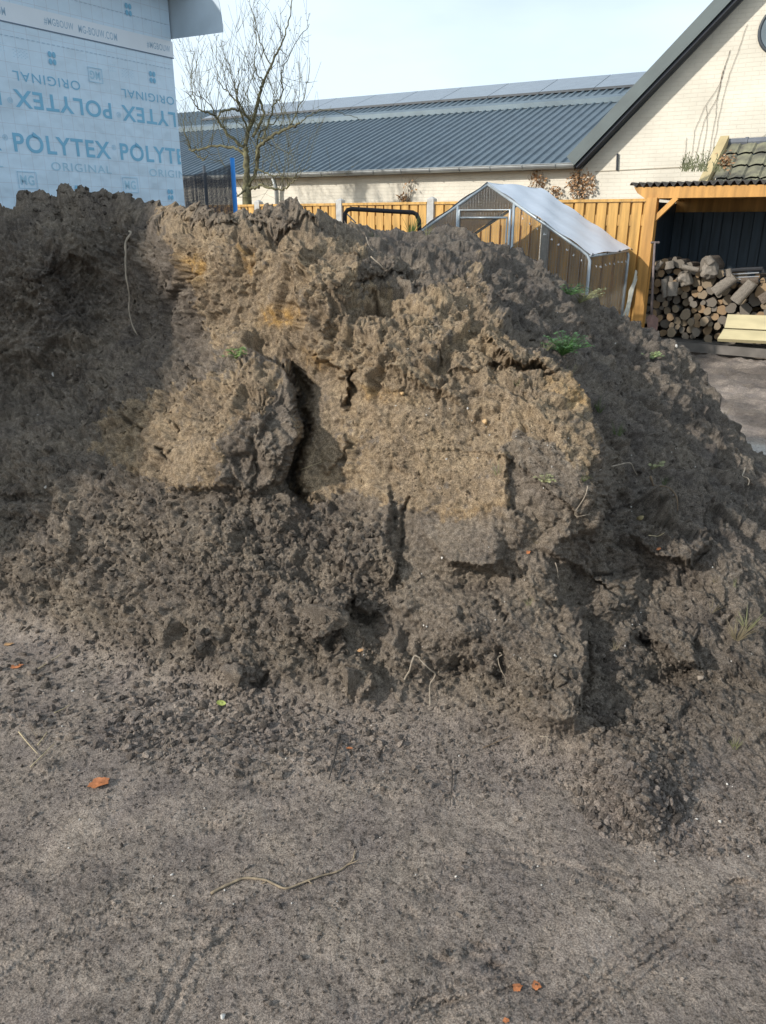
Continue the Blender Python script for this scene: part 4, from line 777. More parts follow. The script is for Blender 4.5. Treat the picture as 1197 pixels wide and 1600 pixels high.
mb = MB(); mb.beam(sp(.13, 0, SH-.36), sp(.38, 0, SH-.10), .06, .075, up=SN); mb.beam(sp(SW-.15, 0, SH-.36), sp(SW-.42, 0, SH-.1), .06, .075, up=SN); mb.build('knee_brace', WOODP, sh)
CORR = mat('corrugated_sheet', (.035, .028, .026), .6, .25, 8, bump=.15); mb = MB(); w = .095; n = int((SW+.4)/w*8); vs = []
for i in range(n+1):
    a = -.22+i*w/8; z = SH+.065+.024*sin(2*pi*i/8); vs += [sp(a, -.06, z), sp(a, SDP+.2, z+.03), sp(a, SDP+.2, z+.02), sp(a, -.06, z-.012)]
mb.add(vs, [(4*i, 4*i+4, 4*i+5, 4*i+1) for i in range(n)]+[(4*i+3, 4*i+2, 4*i+6, 4*i+7) for i in range(n)]+[(4*i, 4*i+3, 4*i+7, 4*i+4) for i in range(n)]); mb.build('corrugated_roof', CORR, sh)
DK = mat('dark_stained_board', (.032, .050, .068), .6, .3, 3, stretch=(6, 6, .6), bump=.2)
bfn = empty('dark_fence', sp(1.5, 1.62), 'dark blue grey board fence closing the back of the shelter', 'fence'); mb = MB()
for i in range(26):
    a = -.05+i*.135; mb.box(sp(a, 1.55-.02*(i % 2), .93), SD*.062, SN*.009, UP*.80)
    mb.box(sp(a+.067, 1.58, .93), SD*.05, SN*.006, UP*.80)
mb.build('board_panel', DK, bfn); mb = MB(); mb.beam(sp(-.05, 1.562, 1.23), sp(3.4, 1.562, 1.23), .012, .05); mb.build('rail', mat('dark_rail', (.045, .055, .065), .7), bfn)
for a_ in (SW, 0): mb = MB(); mb.box(sp(a_, .87, .95), SN*.75, SD*.012, UP*.9); mb.build('side_panel', DK, bfn)
# pallet
PAL = mat('old_pallet_wood', (.075, .068, .06), .9, .3, 5, bump=.4); pal = empty('pallet', sp(1.4, .45), 'weathered dark pallet under the firewood stack', 'pallet')
for k in range(5):
    mb = MB(); mb.box(sp(1.62, .12+k*.22, .085), SD*1.45, SN*.06, UP*.012); mb.build('deck_board', PAL, pal)
for k in range(6):
    mb = MB(); mb.box(sp(.25+k*.54, .56, .036), SD*.05, SN*.5, UP*.035); mb.build('bearer', PAL, pal)
mb = MB(); mb.beam(sp(.1, -.12, .06), sp(3.3, -.16, .05), .04, .11); mb.build('kerb_beam', mat('grey_beam', (.13, .115, .10), .9, .25, 6, bump=.4), origin=sp(.1, -.12), label='low grey timber beam edging the ground before the pallet', cat='beam')

# firewood
BARK = mat('bark', (.13, .10, .075), .95, .4, 18, bump=.8, bsc=40); BARKG = mat('grey_bark', (.22, .19, .155), .95, .35, 18, bump=.8, bsc=40)
def endgrain(name, c1, c2):
    m = bpy.data.materials.new(name); m.use_nodes = True; n = m.node_tree.nodes; l = m.node_tree.links; b = n['Principled BSDF']; b.inputs['Roughness'].default_value = .85
    t = n.new('ShaderNodeTexCoord'); w = n.new('ShaderNodeTexWave'); w.wave_type = 'RINGS'; w.rings_direction = 'Y'; w.inputs['Scale'].default_value = 22; w.inputs['Distortion'].default_value = 3; l.new(t.outputs['Object'], w.inputs['Vector'])
    r = n.new('ShaderNodeValToRGB'); r.color_ramp.elements[0].color = c1+(1,); r.color_ramp.elements[1].color = c2+(1,); l.new(w.outputs['Fac'], r.inputs[0]); l.new(r.outputs[0], b.inputs['Base Color']); return m
ENDS = [endgrain('end_grain_tan', (.21, .16, .105), (.29, .225, .15)), endgrain('end_grain_grey', (.14, .12, .095), (.20, .17, .135)), endgrain('end_grain_orange', (.25, .165, .09), (.34, .23, .13))]
def log_mesh(seed, n=14, L=.36, split=False):
    r_ = random.Random(seed); vs = []; K = 6
    ph = [r_.uniform(0, 6.28) for _ in range(4)]
    for k in range(K):
        t = k/(K-1); bend = .12*sin(t*pi+ph[3])*(.0 if split else 1)
        for i in range(n):
            a = 2*pi*i/n
            if split: rr = .95/max(abs(cos(a-ph[0])*.8), abs(sin(a-ph[0]+.5)), .62)*.72+.05*r_.uniform(-1, 1)
            else: rr = 1+.10*sin(2*a+ph[0])+.06*sin(3*a+ph[1])+.05*sin(5*a+ph[2])+.03*r_.uniform(-1, 1)
            rr *= (1-.10*t); vs.append((cos(a)*rr+bend, (t-.0)*L, sin(a)*rr+bend*.5))
    fs = [(k*n+i, k*n+(i+1) % n, (k+1)*n+(i+1) % n, (k+1)*n+i) for k in range(K-1) for i in range(n)]; return vs, fs, n, K
logs = []
for k in range(12):
    vs, fs, n, K = log_mesh(100+k, split=(k >= 9)); me = bpy.data.meshes.new('firewood_log')
    me.from_pydata(vs, [], [tuple(reversed(f)) for f in fs]+[tuple(range(n)), tuple(range(K*n-1, (K-1)*n-1, -1))]); me.materials.append(BARK if k % 3 else BARKG); me.materials.append(ENDS[k % 3 if k < 9 else 2*(k % 2)])
    me.polygons.foreach_set('material_index', [0]*len(fs)+[1, 1]); me.polygons.foreach_set('use_smooth', [k < 9]*len(fs)+[False]*2); me.update(); logs.append(me)
def put_log(k, pos, r, dirv, roll, label, group=None, L=1.0):
    o = bpy.data.objects.new('firewood_log', logs[k]); COL.objects.link(o); dirv = Vector(dirv).normalized()
    q = Vector((0, 1, 0)).rotation_difference(dirv) @ Matrix.Rotation(roll, 4, 'Y').to_quaternion(); o.rotation_mode = 'QUATERNION'; o.rotation_quaternion = q
    o.location = pos; o.scale = (r, L, r); return tag(o, label, 'log', group)
SPF = .30
def sa(pxv, pyv, b=SPF):
    p = on_plane(pxv, pyv, sp(0, b), SN); return (p-sp(0, b)).dot(SD), p.z
top = [(1018, 412), (1035, 405), (1060, 402), (1085, 410), (1105, 415), (1125, 415), (1160, 425), (1200, 432), (1260, 430), (1400, 440)]
topw = [(sa(x, y)[0], sa(x, y)[1]) for x, y in top]; ta = [t[0] for t in topw]; tz = [t[1] for t in topw]
big = [(1108, 415, .115), (1107, 436, .10), (1112, 472, .065), (1095, 483, .055), (1105, 487, .05), (1128, 485, .065), (1143, 482, .065), (1165, 485, .08), (1070, 433, .09), (1035, 427, .045), (1061, 455, .05), (1180, 470, .08), (1192, 455, .09), (1040, 475, .04)]
circ = []
for x, y, r in big: a, z = sa(x, y); circ.append((a, z, r))
tries = 0
while tries < 60000 and len(circ) < 230:
    tries += 1; a = random.uniform(ta[0], 3.0); z = random.uniform(.13, 1.2); zm = np.interp(a, ta, tz)
    t_ = tries/60000; r = random.uniform(.045, .07) if t_ < .25 else random.uniform(.03, .05) if t_ < .6 else random.uniform(.02, .032)
    if z+r*.7 > zm or a+r > 3.0: continue
    if all((a-c[0])**2+(z-c[1])**2 > ((r+c[2])*.93)**2 for c in circ): circ.append((a, z, r))
for i, (a, z, r) in enumerate(circ):
    rightside = a > 1.15 and z > .6
    k = random.choice([9, 10, 11, 9, 3]) if rightside and i >= len(big) else random.randrange(9)
    put_log(k, sp(a, SPF+random.uniform(-.09, .06), z), r, SN+SD*random.uniform(-.12, .12)+UP*random.uniform(-.05, .05), random.random()*6, 'round firewood log end in the stack under the shelter', 'firewood logs stacked in the shelter')
mb = MB(); mb.box(sp(1.55, .95, .5), SD*1.4, SN*.3, UP*.42); mb.build('inner_stack', BARK, origin=sp(1.55, .95), label='dark inner rows of stacked firewood behind the front logs', cat='firewood', kind='stuff') if False else None
for i in range(60):
    a = .15+(i % 20)*.145; z = .17+(i//20)*.27; 
    if z+.1 < np.interp(a, ta, tz): put_log(i % 9, sp(a, .62, z), .11, SN, i, 'thick firewood log in the dark rear row of the stack', 'firewood logs in the rear row')
def lying(x0, y0, x1, y1, r, k, label, b=.12, dep=0):
    a0, z0 = sa(x0, y0, b); a1, z1 = sa(x1, y1, b); p0 = sp(a0, b, z0); p1 = sp(a1, b+dep, z1); return put_log(k, p0, r, p1-p0, 1.0, label, L=(p1-p0).length/.36)
lying(1118, 458, 1148, 432, .070, 0, 'thick grey barked log lying slantwise on the stack, left of two'); lying(1150, 472, 1176, 440, .072, 3, 'thick grey barked log lying slantwise on the stack, right of two'); lying(1066, 417, 1092, 422, .035, 6, 'thin branch lying across the stack top beside the stump'); lying(1024, 420, 1034, 408, .035, 6, 'short round piece sticking up at the left end of the stack top')
lying(1041, 464, 1037, 436, .05, 0, 'pale crooked branch standing upright in front of the stack'); lying(1050, 462, 1052, 440, .07, 3, 'short knotty log standing upright in front of the stack'); lying(1158, 440, 1185, 438, .04, 1, 'small rounded log on the right part of the stack top', .2); lying(1047, 420, 1046, 408, .06, 3, 'small stub standing on the stack top left', .2); lying(1190, 470, 1215, 452, .10, 10, 'orange split log at the right picture edge', .1); lying(1140, 432, 1138, 420, .035, 6, 'small fork stub on the slanting grey log', .1)
def blob(x, y, r, sc, label, m, seed, b=.2):
    a, z = sa(x, y, b); v, f = ico(4); v = v*(1+.55*fbm(v, 1.1, 2, .5, seed)+.22*fbm(v, 3., 3, .5, seed+1))[:, None]*np.array(sc)*r
    for q_ in ((0, -1, .1), (.7, -.6, .4)): q_ = np.array(q_)/np.linalg.norm(q_); e_ = np.maximum(0, v@q_-r*.55); v = v-e_[:, None]*q_[None]
    o = raw_mesh('wood_stump', v, f, np.repeat(np.array([[.2, .16, .12]]), len(v), 0), m); o.location = sp(a, b, z); return tag(o, label, 'stump')
blob(1112, 420, .11, (1.0, .8, 1.1), 'big knobbly stump on top of the firewood stack', BARKG, 71); blob(1072, 436, .105, (1.15, .7, .8), 'gnarled root stump in the upper left of the stack', BARKG, 73)
lying(1112, 412, 1105, 402, .05, 6, 'short branch stub rising from the big knobbly stump', .15)
# planks, folded table
PLK = mat('new_pine', (.50, .43, .25), .7, .12, 3, stretch=(1, 1, 5), bump=.15)
def plank(pts, th, label, b0, b1):
    # four image corners: upper-left, upper-right, lower-right, lower-left
    P_ = [on_plane(x, y, sp(0, b), SN) for (x, y), b in zip(pts, (b1, b1, b0, b0))]; n = (P_[1]-P_[0]).cross(P_[3]-P_[0]).normalized()
    n = -n if n.y > 0 else n
    mb = MB(); mb.prism([p+n*0 for p in P_], -n*th); return mb.build('pine_board', PLK, origin=P_[3], label=label, cat='board')
plank([(1137, 491), (1235, 494), (1232, 517), (1132, 512)], .03, 'upper of two yellow pine boards leaning on the firewood', -.0, .12); plank([(1131, 514), (1232, 519), (1226, 534), (1121, 529)], .05, 'lower of two yellow pine boards leaning on the firewood', -.16, -.02)
fb = empty('folded_trestle', sp(1.9, .2, 1.0), 'folded black and silver metal trestle lying on the firewood', 'trestle'); mb = MB(); b = .25
def spx(x, y, b=.25): a, z = sa(x, y, b); return sp(a, b, z)
mb.tube([spx(1132, 430), spx(1140, 423), spx(1165, 421), spx(1192, 420)], .028, 8); mb.tube([spx(1192, 420), spx(1193, 426)], .02, 8); mb.build('black_bar', BLK, fb)
for y0, y1 in ((429, 426), (434, 432), (437, 436)): mb = MB(); mb.tube([spx(1140, y0, .22), spx(1186, y1, .22)], .008, 6); mb.build('silver_bar', mat('silver', (.7, .72, .75), .3, .05, 5, metal=.7), fb)
# spade
spd = empty('spade', at(1022, 515, 10.2), 'rusty spade with wooden shaft leaning beside the orange post', 'spade'); RUST = mat('rusty_steel', (.17, .095, .075), .75, .3, 15, bump=.2); SHAFT = mat('worn_shaft', (.16, .125, .115), .8, .25, 10, stretch=(5, 5, 1))
mb = MB(); mb.tube([at(1023, 380, 10.45), at(1020, 440, 10.35), at(1018, 492, 10.25)], [.014, .016, .018], 8); mb.build('shaft', SHAFT, spd, smooth=True)
mb = MB(); mb.tube([at(1017, 379, 10.45), at(1030, 379, 10.45)], .014, 8); mb.build('handle_grip', SHAFT, spd)
mb = MB(); mb.prism([at(1010, 497, 10.25), at(1016, 491, 10.25), at(1021, 491, 10.25), at(1029, 498, 10.22), at(1027, 515, 10.15), at(1021, 524, 10.1), at(1013, 518, 10.15)], Vector((0, .012, 0))); mb.build('blade', RUST, spd)
CANE = mat('pale_cane', (.52, .50, .42), .7, .15, 10)
cn = empty('cane_bundle', at(977, 490, 10.3), 'bundle of thin white canes leaning between run and orange post', 'canes')
for i in range(11):
    mb = MB(); x0 = random.uniform(972, 984); mb.tube([at(x0, 494, 10.4), at(985+random.uniform(-2, 5), 455, 10.5), at(994+random.uniform(-1.5, 1.5), 426+random.uniform(-5, 10), 10.6)], .008, 5); mb.build('cane', CANE, cn)
# tiled roof outbuilding behind the shelter
tb = empty('tiled_outbuilding', sp(2.6, 2.9), 'small outbuilding with mossy tiled roof behind the wood shelter', 'outbuilding'); TILE = mat('mossy_tile', (.13, .125, .105), .85, .4, 6, c2=(.25, .24, .155), bump=.4); RID = mat('ridge_tile', (.12, .13, .15), .7, .2, 6)
def tp(a, b, z): return sp(a, 2.25+b, z)
a0 = (on_plane(1137, 225, sp(0, 3.3), SN)-sp(0, 3.3)).dot(SD); zr = on_plane(1137, 226, sp(0, 3.3), SN).z; mb = MB(); NT = 14; w = .22; n = NT*8; vs = []
for r in range(4):
    for i in range(n+1):
        ph = (i % 8)/8; h = .030*sin(pi*ph)**1.0+.02*(ph > .8); t0 = r/4; t1 = (r+1)/4
        vs += [tp(a0+i*w/8, 1.05*(1-t0), zr-.75*t0+h), tp(a0+i*w/8, 1.05*(1-t1), zr-.75*t1+h+.025)]
    b_ = r*(n+1)*2
    for i in range(n): mb.add([], []); mb.f.append((b_+2*i, b_+2*i+2, b_+2*i+3, b_+2*i+1)); mb.m.append(0)
mb.v = [tuple(v) for v in vs]; rf = mb.build('tiled_roof', TILE, tb)
mb = MB(); mb.tube([tp(a0, 1.07, zr+.03), tp(a0+NT*w, 1.07, zr+.03)], .06, 10)
for k in range(10): mb.tube([tp(a0+.25+k*.32, 1.07, zr+.03), tp(a0+.29+k*.32, 1.07, zr+.03)], .072, 10)
mb.build('ridge_tiles', RID, tb, smooth=False)
mb = MB(); mb.prism([tp(a0-.07, 1.1, zr+.06), tp(a0-.0, 1.1, zr+.06), tp(a0, .15, zr-.75), tp(a0-.1, .15, zr-.75)], Vector((0, 0, -.03))); mb.beam(tp(a0-.05, 1.05, zr+.08), tp(a0-.12, .1, zr-.68), .13, .12); mb.build('barge_board', mat('pale_board', (.46, .37, .20), .7, .12, 5), tb)
mb = MB(); mb.prism([tp(a0+.02, .1, 0), tp(a0+.02, .1, zr-.76), tp(a0+.02, 1.02, zr-.03), tp(a0+.02, 1.02, 0)], SD*3); mb.build('outbuilding_wall', DK, tb)
# plants on shelter roof
tw = empty('bare_shrub', on_plane(1095, 268, sp(0, 1.9), SN), 'bare green twigs growing behind the corrugated shelter roof', 'shrub'); mb = MB()
for i in range(46):
    x = random.uniform(1062, 1135); y = 268; p = on_plane(x, y, sp(0, 2.1), SN); h = random.uniform(.08, .34)*(1.0-.4*abs(x-1110)/50); q = p+Vector((random.uniform(-.09, .09), random.uniform(-.05, .05), h)); mb.tube([p, (p+q)/2+Vector((random.uniform(-.03, .03), 0, 0)), q], [.006, .005, .003], 4)
    for k in range(4): c = p+(q-p)*random.random(); d = Vector((random.uniform(-1, 1), 0, random.uniform(.2, 1))).normalized(); mb.quad(c, c+d*.04+Vector((.008, 0, 0)), c+d*.07, c+d*.04-Vector((.008, 0, 0)))
mb.build('twigs', mat('olive_twig', (.19, .2, .11), .8, .3, 10), tw)
mb = MB()
for i in range(90):
    p = on_plane(random.gauss(1135, 5), random.gauss(252, 6), sp(0, 2.0), SN); d = Vector((random.gauss(0, 1), random.gauss(0, 1), random.gauss(0, 1))).normalized(); s_ = d.orthogonal().normalized()*.015; mb.quad(p, p+d*.03+s_, p+d*.06, p+d*.03-s_)
mb.build('dry_leaves', DRYL, tw)

# ---------------------------------------------------------------- black tube frame on the plot
gl = empty('black_frame', at(600, 352, 6.9), 'black padded tube frame standing behind the heap before the fence', 'frame'); mb = MB()
gp_ = [at(539, 370, 7.4), at(539, 334, 7.4), at(543, 328, 7.4), at(550, 326.5, 7.4), at(600, 329.5, 7.35), at(645, 332, 7.3), at(651, 335, 7.3), at(655, 344, 7.3), at(656, 372, 7.3)]
mb.tube(gp_, .019, 10); fm_ = mb.build('padded_tube', mat('black_foam', (.022, .02, .022), .8, .2, 20, bump=.4), gl, smooth=True)
mb = MB(); mb.tube([at(539, 372, 7.4), (at(539, 372, 7.4).x, 7.4, 0)], .014, 8); mb.tube([at(656, 372, 7.3), (at(656, 372, 7.3).x, 7.3, 0)], .014, 8); mb.build('leg', BLK, gl)
mb = MB(); mb.tube([at(541, 333, 7.4), at(556, 348, 7.7)], .006, 6); mb.build('diagonal_stay', TUBE, gl)

# ---------------------------------------------------------------- trampoline
tr = empty('trampoline', (-2.9, 10.2, 0), 'trampoline with dark safety net and blue padded pole beside the wrapped house', 'trampoline'); BLUE = mat('blue_foam', (.02, .22, .62), .55, .1, 6); NET = mesh_mat('safety_net', (.02, .025, .035), .17, 160); GREYT = mat('dark_pole', (.06, .07, .08), .5, .1, 6)
pl = [at(363, 250, 9.6), at(319, 262, 10.9)]; pl += [Vector((-3.5, 11.4, 2.26)), Vector((-4.3, 10.6, 2.26)), Vector((-3.9, 9.2, 2.26)), Vector((-2.7, 8.75, 2.26))]
for k, p in enumerate(pl):
    p.z = 2.26; mb = MB(); r = .026 if k == 0 else .02; mb.tube([(p.x, p.y, 0), (p.x, p.y, .9), (p.x, p.y, 2.28)], r, 10); mb.build('pole', BLUE if k in (0, 3) else GREYT, tr, smooth=True)
mb = MB()
for k in range(6):
    a, b = pl[k], pl[(k+1) % 6]
    for j in range(10):
        t0, t1 = j/10, (j+1)/10; s0, s1 = -.14*sin(pi*t0), -.14*sin(pi*t1); A = a.lerp(b, t0); B_ = a.lerp(b, t1)
        mb.quad((A.x, A.y, .8), (B_.x, B_.y, .8), (B_.x, B_.y, 2.22+s1), (A.x, A.y, 2.22+s0))
mb.build('safety_net', NET, tr)
mb = MB(); mb.prism([(p.x, p.y, .78) for p in pl], (0, 0, .03)); mb.build('jumping_mat', BLK, tr)
mb = MB(); mb.tube([(p.x, p.y, .8) for p in pl]+[(pl[0].x, pl[0].y, .8)], .04, 8); mb.build('frame_ring', GREYT, tr)

# ---------------------------------------------------------------- bare fruit tree
TB = mat('tree_bark', (.115, .10, .065), .95, .35, 14, c2=(.20, .19, .10), bump=.7, bsc=40)
TY = 16.2; tree = empty('bare_fruit_tree', (at(388, 330, TY).x, TY, 0), 'bare mossy fruit tree with many upright shoots behind the fence', 'tree'); trunk = MB(); crown = MB()
def P(x, y, d=0): return at(x, y, TY+d)
def limb(pts, r0, r1, mbx=None, n=7, dd=0, d1=0):
    r0 *= .42; r1 = max(.004, r1*.5); ps = []; m = mbx or crown; q = [P(x, y, dd+(d1-dd)*i/(len(pts)-1)) for i, (x, y) in enumerate(pts)]
    for i in range(len(q)-1):
        a = q[max(i-1, 0)]; b = q[i]; c = q[i+1]; d = q[min(i+2, len(q)-1)]
        for k in range(5):
            t = k/5; ps.append(.5*((2*b)+(c-a)*t+(2*a-5*b+4*c-d)*t*t+(3*b-a-3*c+d)*t**3))
    ps.append(q[-1]); N = len(ps); ps = [p+Vector((random.gauss(0, 1), random.gauss(0, 1), random.gauss(0, 1)))*.012 for p in ps]
    m.tube(ps, [(r0+(r1-r0)*i/(N-1))*(1+.12*random.uniform(-1, 1)) for i in range(N)], n); return ps, [r0+(r1-r0)*i/(N-1) for i in range(N)]
base = P(388, 330); trunk.tube([(base.x, TY, 0), (base.x, TY, .5), P(387, 340), P(386, 310), P(385, 292)], [.16, .12, .10, .09, .085], 12)
limb([(385, 294), (386, 270), (385, 245), (383, 228)], .155, .10, trunk, 10)
L = []
L.append(limb([(383, 232), (388, 205), (398, 180), (405, 150), (412, 130), (425, 100), (438, 70), (450, 40), (455, 5), (456, -25)], .10, .008, d1=.5))
L.append(limb([(401, 262), (404, 235), (414, 220), (432, 208), (452, 200), (470, 192)], .085, .04, dd=.1, d1=-.7)); L.append(limb([(388, 290), (400, 268), (402, 245), (402, 228)], .09, .07, dd=0, d1=.1))
L.append(limb([(383, 240), (365, 232), (340, 228), (318, 232), (300, 236), (296, 228), (288, 205), (286, 185)], .07, .012, d1=.8))
L.append(limb([(385, 235), (370, 222), (352, 205), (342, 190), (335, 180), (320, 175), (308, 168), (300, 155), (290, 140)], .075, .010, d1=-.5))
L.append(limb([(340, 182), (350, 172), (365, 171), (380, 176), (392, 190)], .04, .05, dd=-.3, d1=0))
L.append(limb([(386, 296), (398, 293), (412, 290), (430, 296), (445, 295), (455, 285), (465, 280)], .075, .02, d1=-.8)); L.append(limb([(386, 296), (378, 300), (368, 306)], .06, .02, d1=-.4)); L.append(limb([(402, 262), (415, 270), (430, 276), (448, 278), (470, 276)], .04, .01, d1=-.5))
L.append(limb([(388, 205), (380, 185), (372, 160), (365, 130), (360, 110), (352, 90)], .05, .01, d1=-.4)); L.append(limb([(372, 160), (358, 145), (348, 138), (340, 120), (338, 80), (341, 55)], .035, .006, dd=-.2)); L.append(limb([(405, 150), (412, 175), (405, 195), (395, 215)], .05, .06, d1=0))
L.append(limb([(410, 218), (420, 190), (430, 160), (440, 150), (440, 120), (445, 100), (470, 55), (485, 38)], .05, .006, dd=0, d1=.4)); L.append(limb([(452, 200), (462, 180), (475, 150), (480, 120), (484, 90)], .03, .006, dd=-.5)); L.append(limb([(470, 192), (485, 180), (505, 172), (530, 175), (550, 182), (566, 188)], .025, .006, dd=-.6)); L.append(limb([(425, 110), (415, 85), (405, 60), (395, 20), (388, -10)], .03, .006)); L.append(limb([(412, 130), (400, 110), (398, 80), (400, 50), (392, 25)], .03, .006)); L.append(limb([(380, 176), (372, 150), (372, 125)], .03, .008)); L.append(limb([(365, 70), (385, 90), (395, 110), (400, 125)], .006, .02)); L.append(limb([(300, 236), (312, 246), (318, 250), (326, 244)], .03, .015, dd=.6)); L.append(limb([(308, 168), (300, 130), (300, 105), (305, 75)], .02, .006, dd=-.4))
L.append(limb([(455, 285), (465, 270), (475, 265), (490, 262)], .015, .005, dd=-.7)); L.append(limb([(402, 228), (408, 205), (430, 190), (440, 170), (455, 130)], .04, .008, dd=.2)); L.append(limb([(280, 140), (300, 145), (320, 155), (335, 175)], .006, .02, dd=-.2))
def shoot(p, d, Ln, r, depth):
    K = 5; ps = [p]; q = p; dd = d.normalized()
    for k in range(K): dd = (dd+Vector((random.gauss(0, .09), random.gauss(0, .09), .07+random.gauss(0, .05)))).normalized(); q = q+dd*Ln/K; ps.append(q)
    crown.tube(ps, [max(.0026, r*.8*(1-.8*k/K)) for k in range(K+1)], 4)
    if depth: 
        for k in range(random.randint(1, 3)):
            j = random.randint(1, K-1); a = Vector((random.gauss(0, 1), random.gauss(0, 1), .3)).normalized(); shoot(ps[j], dd*.8+a*.8, Ln*random.uniform(.3, .6), r*.6, depth-1)
    for j in range(1, K):                              # knobby spurs
        if random.random() < .12: a = Vector((random.gauss(0, 1), random.gauss(0, 1), random.gauss(0, .5))).normalized(); crown.tube([ps[j], ps[j]+a*.035], [.005, .004], 3)
for ps, rs in L:
    for i in range(3, len(ps)-1):
        nsh = (1 if random.random() < .6 else 0) if ps[i].x < at(485, 200, TY).x else 0; hgt = ps[i].z
        for _ in range(nsh):
            a = Vector((random.gauss(0, .45), random.gauss(0, .4), 1.0 if random.random() < .85 else -.2)).normalized(); shoot(ps[i], a, random.uniform(.35, 1.35)*(1 if hgt < 4 else .5), min(.010, rs[i]*.6), 1)
trunk.build('trunk', TB, tree, smooth=True); crown.build('crown', TB, tree, smooth=True)

# ---------------------------------------------------------------- house wrapped in membrane
TH = radians(33); HX = Vector((sin(TH), cos(TH), 0)); HN = Vector((cos(TH), -sin(TH), 0)); HC = Vector((-1.82, 7.6, 0)); HL = 8.0; HH = 3.42  # unseen wall length HL is set for its shadow on the heap
def hp_(s, z, q=0): return HC+HX*s+UP*z+HN*q           # s negative to the left
def hs(x, y): p = on_plane(x, y, HC, HN); return (p-HC).dot(HX), p.z
MEM = bpy.data.materials.new('membrane'); MEM.use_nodes = True
def mem_nodes(m):
    n = m.node_tree.nodes; l = m.node_tree.links; b = n['Principled BSDF']; b.inputs['Roughness'].default_value = .55
    u = n.new('ShaderNodeUVMap'); t = n.new('ShaderNodeTexBrick'); t.offset = 0; t.inputs['Scale'].default_value = 1; t.inputs['Brick Width'].default_value = .10; t.inputs['Row Height'].default_value = .10; t.inputs['Mortar Size'].default_value = .0016; t.inputs['Mortar Smooth'].default_value = .1
    t.inputs['Color1'].default_value = (.60, .76, .89, 1); t.inputs['Color2'].default_value = (.59, .75, .88, 1); t.inputs['Mortar'].default_value = (.50, .59, .69, 1); l.new(u.outputs[0], t.inputs['Vector']); l.new(t.outputs['Color'], b.inputs['Base Color'])
    nz = n.new('ShaderNodeTexNoise'); nz.inputs['Scale'].default_value = 2.2; nz.inputs['Detail'].default_value = 3; l.new(u.outputs[0], nz.inputs['Vector']); bu = n.new('ShaderNodeBump'); bu.inputs['Strength'].default_value = .9; bu.inputs['Distance'].default_value = .08; l.new(nz.outputs['Fac'], bu.inputs['Height']); l.new(bu.outputs[0], b.inputs['Normal'])
mem_nodes(MEM); house = empty('wrapped_house', hp_(-2, 0), 'timber frame house wrapped in pale blue printed breather membrane', 'house')
mb = MB(); mb.box(HC-HX*HL/2-HN*2+UP*HH/2, HX*HL/2, HN*2, UP*HH/2); o = mb.build('wall', MEM, house); uv_by(o, lambda p: ((p-HC).dot(HX), p.z+.03))
PRINT = mat('blue_print', (.20, .48, .68), .6, .05, 5, bump=0); PRINTL = mat('light_blue_print', (.36, .60, .75), .6, .05, 5, bump=0); PRINTG = mat('grey_blue_print', (.32, .48, .62), .6, .05, 5, bump=0)
_, ZS = hs(268, 90)                                    # overlap seam
mb = MB(); mb.box(hp_(-HL/2+.01, ZS+.06, .0012), HX*(HL/2+.003), UP*.062, HN*.0006); mb.build('overlap_strip', mat('strip', (.70, .78, .85), .5, .03, 4, bump=0), house)
mb = MB(); mb.box(hp_(-HL/2+.01, ZS-.004, .003), HX*(HL/2+.005), UP*.004, HN*.0012); mb.build('overlap_edge', mat('edge', (.13, .19, .27), .7, .05, 4, bump=0), house)
for z in (ZS+.24, ZS-.09):
    mb = MB(); s = -4.0
    while s < -.03: mb.box(hp_(s, z, .0025), HX*.012, UP*.0015, HN*.0008); s += .042
    mb.build('dashed_line', PRINTG, house)
def text(body, s0, z0, h, width, m, name='lettering', flip=False, bold=0.0, z=.0022):
    c = bpy.data.curves.new('t', 'FONT'); c.body = body; c.size = 1; c.offset = bold; c.space_character = 1.12; o = bpy.data.objects.new('t', c); COL.objects.link(o); bpy.context.view_layer.update()
    me = bpy.data.meshes.new_from_object(o.evaluated_get(bpy.context.evaluated_depsgraph_get())); bpy.data.objects.remove(o)
    co = np.array([v.co[:] for v in me.vertices]); mn = co.min(0); mxx = co.max(0); cap = .0
    sx = width/(mxx[0]-mn[0]); sy = h/(mxx[1]-mn[1]); s_lim = []
    tris = []
    for v in me.vertices:
        x = (v.co.x-mn[0])*sx; y = (v.co.y-mn[1])*sy
        if flip: x = width-x; y = h-y
        v.co = (hp_(s0+x, z0+y, z)-Vector(house.location)); s_lim.append(s0+x)
    import bmesh as bmm
    b = bmm.new(); b.from_mesh(me); bmm.ops.remove_doubles(b, verts=b.verts[:], dist=1e-5); bmm.ops.dissolve_degenerate(b, dist=1e-5, edges=b.edges[:])
    for f_ in b.faces: f_.smooth = False
    geo = b.verts[:]+b.edges[:]+b.faces[:]; r = bmm.ops.bisect_plane(b, geom=geo, plane_co=hp_(-.006, 0)-Vector(house.location), plane_no=HX, clear_outer=True)
    b.normal_update(); [f_.normal_flip() for f_ in b.faces if f_.normal.dot(HN) < 0]
    b.to_mesh(me); b.free()
    if len(me.polygons) == 0: return None
    me.materials.clear(); me.materials.append(m); o = bpy.data.objects.new(name, me); COL.objects.link(o); o.parent = house; return o
